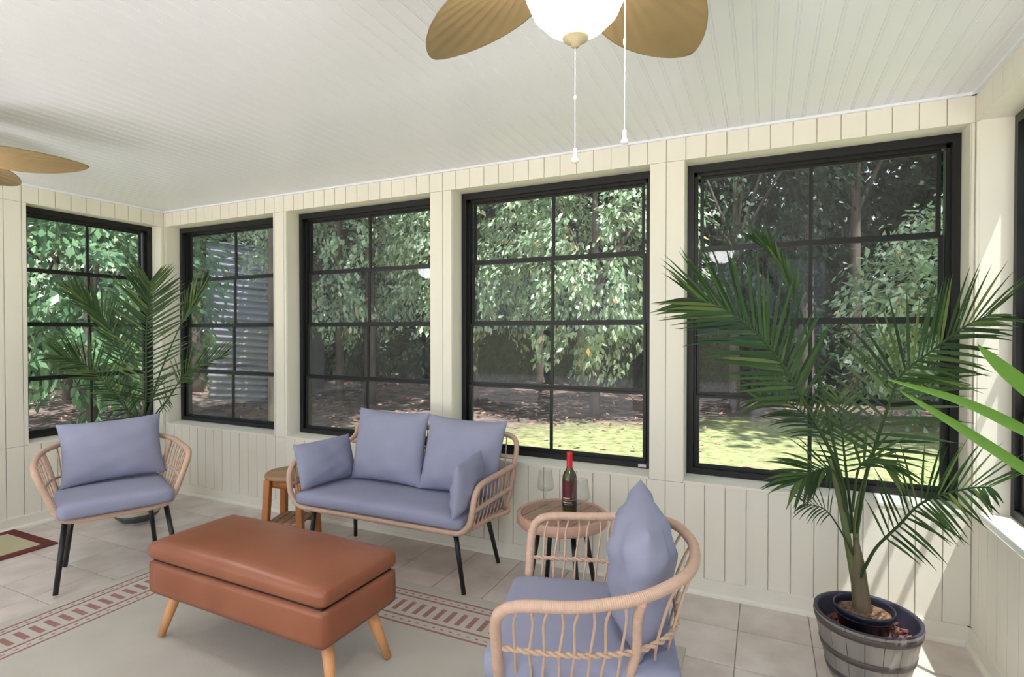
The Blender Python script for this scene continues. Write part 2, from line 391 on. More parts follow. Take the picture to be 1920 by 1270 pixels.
wall_front = build_wall('wall_front', Wall((0, YB, 0), (1, 0, 0), (0, -1, 0)), XL, XR, [(-4.55, -3.25), (-3.05, -1.75), (-1.55, -0.35), (-0.15, 0.70)], -0.690, 'unseen cream grooved siding wall behind the camera, bays opened to let light in', SILL=0.08)  # bays left unglazed and nearly full height so daylight bounces in
wall_right = build_wall('wall_right', WR, YB, D, OPR, 2.93, 'sunlit cream grooved siding wall at the right edge')
bm = bmesh.new(); bx(bm, XL-0.21, XL+0.0, D, D+0.21, GROUND, H); tag(obj('trim_1', bm, M['trim']), 'cream corner post between left wall and back wall', None, kind='structure')
bm = bmesh.new(); bx(bm, XR, XR+0.21, D, D+0.21, GROUND, H); tag(obj('trim_2', bm, M['trim']), 'cream corner post at the right end of the back wall', None, kind='structure')

def baseboard(name, W, u0, u1, label):
    bm = bmesh.new(); W.box(bm, u0, u1, -0.012, 0, 0, 0.085); b = tag(obj(name, bm, M['trim']), label, None, kind='structure')
    bm = bmesh.new()
    prof = [(-0.012, 0), (-0.028, 0), (-0.026, 0.012), (-0.020, 0.019), (-0.012, 0.022)]
    A = [bm.verts.new(W.p(u0, n, z)) for n, z in prof]; B = [bm.verts.new(W.p(u1, n, z)) for n, z in prof]
    for i in range(len(prof)-1): bm.faces.new([A[i], A[i+1], B[i+1], B[i]])
    obj('shoe_moulding', bm, M['trim'], b)
baseboard('baseboard_back', WB, XL, XR, 'cream baseboard along the back wall')
baseboard('baseboard_left', WL, YB, D, 'cream baseboard along the left wall')
baseboard('baseboard_right', WR, YB, D, 'cream baseboard along the right wall')
def crown(name, W, u0, u1, label):
    bm = bmesh.new(); W.box(bm, u0, u1, -0.016, 0, H-0.012, H); tag(obj(name, bm, M['ceiling']), label, None, kind='structure')
crown('trim_3', WB, XL, XR, 'thin white strip where ceiling meets the back wall')
crown('trim_4', WR, YB, D, 'thin white strip where ceiling meets the right wall')
crown('trim_5', WL, YB, D, 'thin white strip where ceiling meets the left wall')

def window(n, W, a, b, label, sticker=False):
    w = thing('window_%d' % n, label, None, W.p((a+b)/2, REC, SILL), kind='structure')
    inv = Matrix.Translation(-W.p((a+b)/2, REC, SILL))
    def part(name, bm, m, par=w, smooth=False):
        if par is w: bm.transform(inv)
        else: bm.transform(inv)
        return obj(name, bm, m, par, smooth)
    z0, z1 = SILL+0.008, HZ
    bm = bmesh.new(); n0, n1 = REC-0.052, REC+0.022
    W.box(bm, a, a+0.034, n0, n1, z0, z1); W.box(bm, b-0.034, b, n0, n1, z0, z1)
    W.box(bm, a+0.034, b-0.034, n0, n1, z1-0.040, z1); W.box(bm, a+0.034, b-0.034, n0, n1, z0, z0+0.036)
    W.box(bm, a+0.034, a+0.050, n0+0.03, n1, z0, z1); W.box(bm, b-0.050, b-0.034, n0+0.03, n1, z0, z1)
    W.box(bm, a+0.034, b-0.034, n0+0.03, n1, z1-0.056, z1-0.04)
    fr = part('frame', bm, M['frame'])
    za, zb = z0+0.036, z1-0.056; hh = (zb-za)/4
    for i in range(4):
        s0 = za+i*hh; s1 = s0+hh; ins = 0.050+0.006*i*(0 if i == 0 else 1); ins = 0.046 if i == 0 else 0.038+0.008*i
        nn = REC-0.034+0.012*i; A, B = a+ins, b-ins; mid = (a+b)/2
        bm = bmesh.new()
        W.box(bm, A, A+0.018, nn, nn+0.016, s0, s1); W.box(bm, B-0.018, B, nn, nn+0.016, s0, s1)
        W.box(bm, A+0.018, B-0.018, nn, nn+0.016, s0, s0+0.018 if i else s0+0.022); W.box(bm, A+0.018, B-0.018, nn, nn+0.016, s1-0.014, s1)
        W.box(bm, mid-0.009, mid+0.009, nn+0.001, nn+0.015, s0+0.018, s1-0.014)
        sa = part('sash', bm, M['frame'])
        for c, d in ((A+0.018, mid-0.009), (mid+0.009, B-0.018)):
            bm = bmesh.new(); W.box(bm, c, d, nn+0.006, nn+0.009, s0+0.018, s1-0.014); part('pane', bm, M['pane'], sa)
    if sticker:
        bm = bmesh.new(); W.box(bm, b-0.085, b-0.04, n0-0.0015, n0, z0+0.008, z0+0.026); part('sticker', bm, M['sticker'])
    return w
window(1, WL, *OPL[2], 'black four-row grid window on the left wall behind the armchair and palm')
window(2, WB, *OPB[0], 'narrowest black grid window in the left corner, looking onto the metal shed')
window(3, WB, *OPB[1], 'black grid window behind the left half of the loveseat')
window(4, WB, *OPB[2], 'black grid window above the wine bottle table', True)
window(5, WB, *OPB[3], 'large black grid window behind the tall tub palm')
window(6, WR, *OPR[2], 'black window on the right wall, cut by the photo edge')
window(7, WR, *OPR[1], 'black window on the right wall beside the camera')
window(8, WL, *OPL[1], 'black window on the left wall nearer the camera')
window(9, WR, *OPR[0], 'black window on the right wall behind the camera')
window(10, WL, *OPL[0], 'black window on the left wall behind the camera')

# floor of single tiles on a grout bed
bm = bmesh.new(); bx(bm, XL-0.2, XR+0.2, YB, D+0.2, -0.12, -0.0035)
floor = tag(obj('floor', bm, M['grout']), 'beige stone-look tile floor in a square grid', None, kind='structure')
TP = 0.306; tile0 = None
tb = bevel(box_bm(-TP/2+0.0018, TP/2-0.0018, -TP/2+0.0018, TP/2-0.0018, -0.0035, 0.0), 0.0012, 1)
for i in range(-17, 3):
    for j in range(-13, 2):
        cx, cy = 0.2+(i+0.5)*TP, 2.714+(j+0.5)*TP
        if cx-TP/2 > XR+0.1 or cx+TP/2 < XL-0.05 or cy-TP/2 > D+0.1 or cy+TP/2 < YB: continue
        if tile0 is None:
            tile0 = obj('tile', tb, M['tile'], floor, loc=(cx, cy, 0)); o = tile0
        else: o = inst(tile0, floor, (cx, cy, 0))
# vary the stone figure from tile to tile
nt = M['tile'].node_tree
oi = nt.nodes.new('ShaderNodeObjectInfo'); mp = [n for n in nt.nodes if n.type == 'MAPPING'][0]
vm = nt.nodes.new('ShaderNodeVectorMath'); vm.operation = 'SCALE'; vm.inputs[0].default_value = (37, 53, 11); nt.links.new(oi.outputs['Random'], vm.inputs['Scale']); nt.links.new(vm.outputs[0], mp.inputs['Location'])

# ceiling of beaded boards running toward the back wall
bm = bmesh.new(); bx(bm, XL-0.2, XR+0.2, YB, D+0.2, H+0.006, H+0.1)
ceiling = tag(obj('ceiling', bm, M['ceiling']), 'white beadboard ceiling with boards running to the back wall', None, kind='structure')
CP = 0.0672; bm = bmesh.new()
prof = [(0.0, 0.006), (0.0, 0.0028), (0.0020, 0.0), (0.0530, 0.0), (0.0550, 0.0028), (0.0570, 0.0010), (0.0630, 0.0010), (0.0650, 0.0028), (0.0672, 0.0028), (0.0672, 0.006)]
A = [bm.verts.new((x, YB, z)) for x, z in prof]; B = [bm.verts.new((x, D, z)) for x, z in prof]
for i in range(len(prof)): j = (i+1) % len(prof); bm.faces.new([A[i], A[j], B[j], B[i]])
bm.faces.new(A); bm.faces.new(B[::-1])
cb = None
for k in range(-61, 25):
    x = -0.703+k*CP
    if x > XR or x < XL-0.06: continue
    if cb is None: cb = obj('ceiling_board', bm, M['ceiling'], ceiling, loc=(x, 0, H))
    else: inst(cb, ceiling, (x, 0, H))
bm = bmesh.new(); bx(bm, XL-0.75, XR+0.27, YB-0.3, D+0.7, H+0.10, H+0.24); tag(obj('roof', bm, M['roof']), 'sunroom roof slab, unseen, its eaves sized to shape the sun indoors', None, kind='structure')  # unseen eaves, overhang shaped to trim sun at the right windows

# ------------------------------------------------------------------ rugs
def rug():
    x0, x1, y1 = -3.285, -0.305, 2.462; y0 = y1-3.05; t = 0.007
    r = thing('area_rug', 'large beige flatweave rug with dusty maroon railroad-stripe border under the ottoman', 'rug', (x0, y0, 0))
    bm = bevel(box_bm(0, x1-x0, 0, y1-y0, 0.0, t), 0.002, 1); obj('weave', bm, M['rug'], r)
    W_, L_ = x1-x0, y1-y0
    bm = bmesh.new(); z0, z1 = t-0.001, t+0.0012
    for o in (0.078, 0.128, 0.302, 0.360):
        w = 0.011
        bx(bm, o, o+w, o, L_-o, z0, z1); bx(bm, W_-o-w, W_-o, o, L_-o, z0, z1); bx(bm, o+w, W_-o-w, L_-o-w, L_-o, z0, z1); bx(bm, o+w, W_-o-w, o, o+w, z0, z1)
    for o in (0.103, 0.332):
        y = o+0.03
        while y < L_-o-0.03: bx(bm, o+0.003, o+0.009, y, y+0.016, z0, z1); bx(bm, W_-o-0.009, W_-o-0.003, y, y+0.016, z0, z1); y += 0.046
        x = o+0.03
        while x < W_-o-0.03: bx(bm, x, x+0.016, L_-o-0.009, L_-o-0.003, z0, z1); bx(bm, x, x+0.016, o+0.003, o+0.009, z0, z1); x += 0.046
    obj('border_stripe', bm, M['rugline'], r)
    blk = None
    def add(x, y, rz):
        nonlocal blk
        if blk is None: blk = obj('border_block', box_bm(-0.05, 0.05, -0.0125, 0.0125, z0, z1), M['rugline'], r, loc=(x, y, 0)); blk.rotation_euler = (0, 0, rz)
        else: inst(blk, r, (x, y, 0), rz)
    y = 0.36
    while y < L_-0.36: add(0.225, y, 0); add(W_-0.225, y, 0); y += 0.0578
    x = 0.40
    while x < W_-0.36: add(x, L_-0.225, math.pi/2); add(x, 0.225, math.pi/2); x += 0.0605
rug()
def mat2():
    c = Vector((-4.192, 1.945, 0)); ux = Vector((-1, 0.03, 0)).normalized(); uy = Vector((0.01, -1, 0)).normalized()
    r = thing('door_mat', 'straw-coloured mat with burgundy binding in front of the left wall', 'mat', c, math.pi)
    w, l = 0.56, 1.3; b = 0.062; t = 0.008
    obj('weave', bevel(box_bm(0.01, w-0.01, 0.01, l-0.01, 0, t), 0.002, 1), M['mat2'], r)
    for nm, a in (('binding', (0, w, 0, b)), ('binding', (0, w, l-b, l)), ('binding', (0, b, b, l-b)), ('binding', (w-b, w, b, l-b))):
        obj(nm, bevel(box_bm(a[0], a[1], a[2], a[3], 0.0, t+0.003), 0.002, 1), M['matedge'], r)
mat2()

# ------------------------------------------------------------------ seating
def path_at(path, t):
    x = t*(len(path)-1); i = min(int(x), len(path)-2); return path[i].lerp(path[i+1], x-i)
def make_chair(label, loc, rz):
    c = thing('armchair', label, 'chair', loc, rz, 'wicker armchairs')
    half = [(0.19, 0, 0.366), (0.245, -0.003, 0.385), (0.275, -0.004, 0.43), (0.305, -0.002, 0.51), (0.335, 0.0, 0.59), (0.352, 0.018, 0.637), (0.358, 0.075, 0.662), (0.352, 0.24, 0.672), (0.318, 0.42, 0.695), (0.21, 0.562, 0.715), (0.07, 0.612, 0.720)]
    sh = lambda L: [(x, y if y < 0.2 else 0.2+(y-0.2)*0.87, z) for x, y, z in L]
    half = sh(half)
    loop = [(0, 0, 0.362)]+half+[(-x, y, z) for x, y, z in half[::-1]]
    obj('hoop_rail', tube_bm(loop, 0.0165, 10, 7, closed=True), M['rattan'], c, True)
    top = crom([(-x, y, z) for x, y, z in half[5:]]+sh([(0, 0.614, 0.72)])+half[5:][::-1], 8)
    seat = [(-0.235, 0.0, 0.372), (-0.262, 0.12, 0.37), (-0.262, 0.27, 0.37), (-0.225, 0.41, 0.37), (-0.12, 0.495, 0.37), (0, 0.51, 0.37), (0.12, 0.495, 0.37), (0.225, 0.41, 0.37), (0.262, 0.27, 0.37), (0.262, 0.12, 0.37), (0.235, 0.0, 0.372)]
    sp = crom(sh(seat), 8); obj('seat_rail', tube(bmesh.new(), sp, 0.0125, 8), M['rattan'], c, True)
    mid = [(-0.306, 0.0, 0.515), (-0.312, 0.13, 0.515), (-0.308, 0.27, 0.52), (-0.268, 0.42, 0.527), (-0.16, 0.53, 0.532), (0, 0.557, 0.535), (0.16, 0.53, 0.532), (0.268, 0.42, 0.527), (0.308, 0.27, 0.52), (0.312, 0.13, 0.515), (0.306, 0.0, 0.515)]
    mp_ = crom(sh(mid), 14)
    # two twisted strands make the braided band
    for ph in (0, math.pi):
        br = [p+Vector((0, 0, 0.0045*math.sin(i*1.1+ph)))+Vector((p.x, p.y-0.2, 0)).normalized()*0.0045*math.cos(i*1.1+ph) for i, p in enumerate(mp_)]
        obj('braided_band', tube(bmesh.new(), br, 0.0055, 6), M['rattan_thin'], c, True)
    def at_y(path, y, s):                         # the point of a rail at depth y on side s
        h = [p for p in path if p.x*s > 0.0]; h = h if s < 0 else h[::-1]
        for p, q in zip(h, h[1:]):
            if p.y <= y <= q.y: return p.lerp(q, (y-p.y)/max(1e-6, q.y-p.y))
        return h[0]
    def spin(a, m, b, thick, jog):
        pts = [a, a.lerp(m, 0.5)+jog*0.5, m, m.lerp(b, 0.6)+jog, b+Vector((0, 0, -0.018)), b]
        obj('post' if thick else 'spindle', tube_bm(pts, 0.0135 if thick else 0.0043, 8 if thick else 6, 4), M['rattan'] if thick else M['rattan_thin'], c, True)
    for s in (-1, 1):
        for i in range(9):
            y = 0.05+i*0.041; spin(at_y(sp, y*0.93, s), at_y(mp_, y, s), at_y(top, y+0.012, s), i == 8, Vector((0, 0.006 if i % 2 else -0.006, 0)))
    def back(path, f):                            # fraction f across the back from one rear post to the other
        pa = [p for p in path if p.y > 0.37]; return path_at(pa, f)
    for i in range(7):
        f = (i+1)/8; spin(back(sp, f), back(mp_, f), back(top, f), False, Vector((0, 0, 0)))
    bm = bmesh.new(); bx(bm, -0.24, 0.24, 0.0, 0.47, 0.366, 0.378); obj('seat_base', bm, M['rattan_thin'], c)
    for s in (-1, 1):
        obj('leg', tube_bm([(s*0.232, 0.03, 0.365), (s*0.278, -0.075, 0.0125)], lambda t: 0.0145-0.002*t, 10, straight=True), M['black'], c, True)
        obj('leg', tube_bm([(s*0.185, 0.30, 0.365), (s*0.225, 0.35, 0.0125)], lambda t: 0.0145-0.002*t, 10, straight=True), M['black'], c, True)
    o = obj('seat_cushion', rbox(0.545, 0.56, 0.088, 0.03, crown=0.014), M['fabric'], c, True); o.location = (0, 0.222, 0.381)
    o['label'] = 'lavender blue box seat cushion'
    return c
CH1 = ((-3.31, 1.825, 0), math.radians(66.5)); CH3 = ((-0.745, 1.635, 0), math.radians(-75.6))
make_chair('blush wicker armchair at the left facing the ottoman, back to the corner palm', *CH1)
make_chair('blush wicker armchair in the right foreground seen from its side, facing the ottoman', *CH3)
def add_pillow(label, M4, w, h, t, seed, group='lavender blue loose pillows', **k):
    o = tag(obj('pillow', pillow(w, h, t, seed=seed, **k), M['fabric'], None, True), label, 'pillow', group)
    o.matrix_world = M4; return o
def nudge(d, M4, rx, ry): return Matrix.Translation(d) @ M4 @ Matrix.Rotation(math.radians(rx), 4, 'X') @ Matrix.Rotation(math.radians(ry), 4, 'Y')
def TR(loc, rz=0, rx=0, ry=0):
    return Matrix.Translation(loc) @ Matrix.Rotation(rz, 4, 'Z') @ Matrix.Rotation(ry, 4, 'Y') @ Matrix.Rotation(rx, 4, 'X')
R = math.radians
def chair_local(ch, x, y, z): return Matrix.Translation(ch[0]) @ Matrix.Rotation(ch[1], 4, 'Z') @ Matrix.Translation((x, y, z))
add_pillow('lavender blue back pillow standing in the left armchair', nudge((-0.0013, -0.0496, 0.0178), chair_local(CH1, 0.065, 0.34, 0.466) @ Matrix.Rotation(R(-20), 4, 'X') @ Matrix.Rotation(R(-2), 4, 'Y'), 0.9638, -0.0137), 0.53, 0.384, 0.16, 1)
add_pillow('lavender blue back pillow seen edge-on in the right foreground armchair', nudge((-0.0045, -0.029, 0.0191), chair_local(CH3, -0.03, 0.398, 0.462) @ Matrix.Rotation(R(-4), 4, 'X') @ Matrix.Rotation(R(3), 4, 'Y'), -0.0553, -0.9345), 0.50, 0.37, 0.19, 2, wr=0.008)

def make_loveseat():
    c = thing('loveseat', 'blush wicker two-seat loveseat with lavender blue cushions below the windows', 'loveseat', (-1.958, 2.385, 0), R(1.2)); c.scale = (0.962, 1, 1)
    half = [(0.50, 0, 0.352), (0.575, 0, 0.362), (0.625, -0.004, 0.41), (0.645, -0.004, 0.49), (0.652, 0.008, 0.555), (0.656, 0.05, 0.592), (0.658, 0.13, 0.602), (0.660, 0.30, 0.604), (0.662, 0.475, 0.606)]
    loop = [(x, y, z) for x, y, z in [(-a, b, d) for a, b, d in half[::-1]]]+[(-0.25, 0, 0.352), (0, 0, 0.352), (0.25, 0, 0.352)]+half
    obj('hoop_rail', tube_bm(loop, 0.0165, 10, 6), M['rattan'], c, True)
    bh = [(0.622, 0.45, 0.36), (0.645, 0.463, 0.48), (0.662, 0.478, 0.60), (0.672, 0.497, 0.69), (0.662, 0.51, 0.745), (0.622, 0.517, 0.772), (0.55, 0.52, 0.78), (0.3, 0.52, 0.78)]
    back = [(-x*(1 if z < 0.62 else 0.84), y, z) for x, y, z in bh]+[(0, 0.52, 0.78)]+bh[::-1]
    obj('back_rail', tube_bm(back, 0.0155, 10, 6), M['rattan'], c, True)
    obj('back_rail', tube_bm([(-0.58, 0.487, 0.65), (0, 0.49, 0.655), (0.66, 0.487, 0.65)], 0.010, 8), M['rattan'], c, True)
    obj('seat_rail', tube_bm([(-0.60, 0.01, 0.372), (-0.618, 0.25, 0.362), (-0.612, 0.45, 0.36), (0, 0.462, 0.36), (0.612, 0.45, 0.36), (0.618, 0.25, 0.362), (0.60, 0.01, 0.372)], 0.0145, 8), M['rattan'], c, True)
    for s in (-1, 1):
        obj('arm_rail', tube_bm([(s*0.643, 0.0, 0.475), (s*0.648, 0.24, 0.478), (s*0.647, 0.463, 0.48)], 0.0125, 8), M['rattan'], c, True)
        for i in range(9):
            y = 0.05+i*0.047
            obj('spindle', tube_bm([(s*0.615, y, 0.365), (s*0.645, y, 0.478), (s*0.658, y+0.004, 0.598)], 0.0042, 6, 4), M['rattan_thin'], c, True)
        obj('leg', tube_bm([(s*0.50, 0.06, 0.35), (s*0.555, 0.06, 0.0125)], lambda t: 0.0145-0.002*t, 10, straight=True), M['black'], c, True)
        obj('leg', tube_bm([(s*0.50, 0.42, 0.35), (s*0.555, 0.485, 0.0125)], lambda t: 0.0145-0.002*t, 10, straight=True), M['black'], c, True)
    for i in range(21):
        x = -0.55+i*0.0575
        obj('spindle', tube_bm([(x, 0.455, 0.365), (x, 0.487, 0.60), (x, 0.515, 0.775)], 0.0042, 6, 4), M['rattan_thin'], c, True)
    obj('seat_base', box_bm(-0.60, 0.60, 0.005, 0.45, 0.352, 0.364), M['rattan_thin'], c)
    o = obj('seat_cushion', rbox(1.175, 0.53, 0.075, 0.028, nx=30, crown=0.012), M['fabric'], c, True); o.location = (0, 0.238, 0.367); o['label'] = 'long lavender blue box seat cushion'
make_loveseat()
add_pillow('lavender blue back pillow on the left half of the loveseat', nudge((0.0044, 0.0003, 0.0138), TR((-2.135, 2.70, 0.438), R(-2), R(-13)), 0.8327, -0.4387), 0.56*0.9879, 0.455, 0.17, 3)
add_pillow('lavender blue back pillow on the right half of the loveseat', nudge((0.0057, -0.0111, 0.0146), TR((-1.615, 2.70, 0.436), R(3), R(-14)), -1.537, 1.7746), 0.62*0.832, 0.445, 0.17, 4)
add_pillow('small lavender blue side pillow against the left arm of the loveseat', nudge((0.0362, -0.0022, 0.0133), TR((-2.485, 2.575, 0.438), R(80), R(-18)), 1.1811, -0.9838), 0.41, 0.275*0.9971, 0.14*0.9669, 5, pinch=0.04)
add_pillow('small lavender blue side pillow against the right arm of the loveseat', nudge((-0.0004, -0.0457, 0.0037), TR((-1.435, 2.53, 0.446), R(-80), R(-8), R(-2)), 2.1075, 2.1753), 0.36*0.9982, 0.28, 0.12, 6, pinch=0.04)

def make_ottoman():
    zb, zs = 0.216, 0.360
    c = thing('ottoman', 'long cognac leather storage ottoman bench with tapered beech legs on the rug', 'ottoman', (-1.957, 1.69, 0.0145), R(-1.0))
    o = obj('body', rbox(1.045, 0.425, zs-zb, 0.014, nx=20, ny=10, nz=6), M['leather'], c, True); o.location = (0, 0, zb)
    o = obj('lid', rbox(1.060, 0.440, 0.082, 0.034, nx=30, ny=16, nz=8, crown=0.022), M['leather'], c, True); o.location = (0, 0, zs+0.004)
    obj('inner_lip', box_bm(-0.505, 0.505, -0.195, 0.195, zs-0.003, zs+0.008), M['black'], c)
    for sx in (-1, 1):
        for sy in (-1, 1):
            obj('leg', tube_bm([(sx*0.448, sy*0.118, zb+0.004), (sx*0.515, sy*0.160, 0.0)], lambda t: 0.0265-0.0105*t, 14, straight=True), M['legwood'], c, True)
make_ottoman()

# ------------------------------------------------------------------ side tables
def make_table():
    cx, cy, zt = -0.945, 2.635, 0.455; rr = 0.232
    c = thing('side_table', 'round slatted side table with dusty rose rim and black legs between loveseat and foreground chair', 'table', (cx, cy, 0), R(-12))
    obj('rim', lathe([(rr-0.022, zt-0.046), (rr-0.004, zt-0.046), (rr, zt-0.04), (rr, zt+0.002), (rr-0.006, zt+0.006), (rr-0.018, zt+0.006), (rr-0.022, zt+0.001), (rr-0.022, zt-0.046)], 56), M['tablerim'], c, True)
    obj('under_plate', lathe([(0, zt-0.044), (rr-0.023, zt-0.044), (rr-0.023, zt-0.02), (0, zt-0.02)], 48), M['black'], c)
    ri = rr-0.025; n = 6; w = 2*ri/n
    for i in range(n):
        x0, x1 = -ri+i*w+0.0022, -ri+(i+1)*w-0.0022; pts = []
        for k in range(9): x = x0+(x1-x0)*k/8; pts.append((x, math.sqrt(max(1e-6, ri*ri-x*x))))
        bm = bmesh.new(); ring = pts+[(x, -y) for x, y in pts[::-1]]
        A = [bm.verts.new((x, y, zt-0.019)) for x, y in ring]; B = [bm.verts.new((x, y, zt)) for x, y in ring]
        bm.faces.new(A[::-1]); bm.faces.new(B)
        for k in range(len(ring)): q = (k+1) % len(ring); bm.faces.new([A[k], A[q], B[q], B[k]])
        obj('slat', bm, M['slat'], c)
    for k in range(4):
        a = R(57+90*k); 
        obj('leg', tube_bm([(0.125*math.cos(a), 0.125*math.sin(a), zt-0.045), (0.20*math.cos(a), 0.20*math.sin(a), 0.0)], 0.0125, 10, straight=True), M['black'], c, True)
    return cx, cy, zt
TX, TY, TZ = make_table()
def make_bottle(p):
    c = thing('wine_bottle', 'wine bottle with red foil neck and maroon label on the slatted table', 'bottle', p)
    obj('glass', lathe([(0, 0.0), (0.034, 0.0), (0.0372, 0.004), (0.0375, 0.17), (0.0365, 0.190), (0.030, 0.208), (0.0205, 0.222), (0.0152, 0.236), (0.0142, 0.30), (0.0142, 0.312), (0, 0.312)], 36), M['bottle'], c, True)
    obj('foil', lathe([(0.0156, 0.238), (0.0150, 0.306), (0.0146, 0.3145), (0, 0.3155)], 28), M['red'], c, True)
    def band(nm, z0, z1, r, m, a0=math.radians(165), a1=math.radians(375), n=26):
        bm = bmesh.new(); A = [bm.verts.new((r*math.cos(a0+(a1-a0)*k/n), r*math.sin(a0+(a1-a0)*k/n), z0)) for k in range(n+1)]; B = [bm.verts.new((v.co.x, v.co.y, z1)) for v in A]
        for k in range(n): bm.faces.new([A[k], A[k+1], B[k+1], B[k]])
        return obj(nm, bm, m, c, True)
    l = band('label', 0.078, 0.172, 0.0379, M['label']); l['label'] = 'maroon front label'
    l = band('label', 0.036, 0.078, 0.0379, M['labelblack']); l['label'] = 'black lower label'
    for z0, z1, m, a0, a1 in ((0.0815, 0.0865, M['labelwhite'], 228, 292), (0.072, 0.0755, M['labelgold'], 214, 330), (0.060, 0.0645, M['labelwhite'], 226, 306), (0.051, 0.053, M['labelwhite'], 240, 320)):
        band('print', z0, z1, 0.0382, m, math.radians(a0), math.radians(a1), 12)
make_bottle((TX+0.035, TY+0.02, TZ+0.0005))
def make_glass(p, label):
    c = thing('wine_glass', label, 'glass', p, 0, 'wine glasses')
    o = [(0.0, 0.001), (0.034, 0.001), (0.036, 0.0022), (0.010, 0.005), (0.0042, 0.012), (0.0036, 0.06), (0.005, 0.082), (0.022, 0.087), (0.040, 0.093), (0.0455, 0.103), (0.0435, 0.125), (0.034, 0.196)]
    i = [(0.0328, 0.196), (0.0423, 0.125), (0.0443, 0.104), (0.039, 0.0945), (0.02, 0.0888), (0, 0.0875)]
    obj('bowl', lathe(o+i, 36), M['wineglass'], c, True)
make_glass((TX-0.115, TY+0.062, TZ), 'empty stemmed wine glass left of the bottle')
make_glass((TX+0.112, TY-0.032, TZ), 'empty stemmed wine glass overlapping the right side of the bottle')

def make_stool():
    c = thing('stool', 'small round teak stool with lower shelf left of the loveseat', 'stool', (-2.875, 2.66, 0), R(20))
    rr = 0.165
    obj('seat', lathe([(0, 0.425), (rr-0.006, 0.425), (rr, 0.431), (rr, 0.446), (rr-0.008, 0.455), (0, 0.456)], 44), M['teaktop'], c, True)
    obj('apron', lathe([(0.10, 0.372), (0.128, 0.372), (0.128, 0.425), (0.10, 0.425), (0.10, 0.372)], 40), M['teak'], c, True)
    for sx in (-1, 1):
        for sy in (-1, 1):
            bm = bevel(box_bm(-0.021, 0.021, -0.021, 0.021, 0, 0.425), 0.003, 1)
            for v in bm.verts: f = 1-v.co.z/0.425; v.co.x += sx*(0.105+0.018*f); v.co.y += sy*(0.105+0.018*f)
            obj('leg', bm, M['teak'], c)
    for y in (-0.105, 0.105): obj('stretcher', box_bm(-0.12, 0.12, y-0.010, y+0.010, 0.095, 0.130), M['teak'], c)
    for k in range(4): obj('shelf_slat', bevel(box_bm(-0.115+k*0.058, -0.061+k*0.058, -0.125, 0.125, 0.131, 0.144), 0.002, 1), M['teaktop'], c)
make_stool()

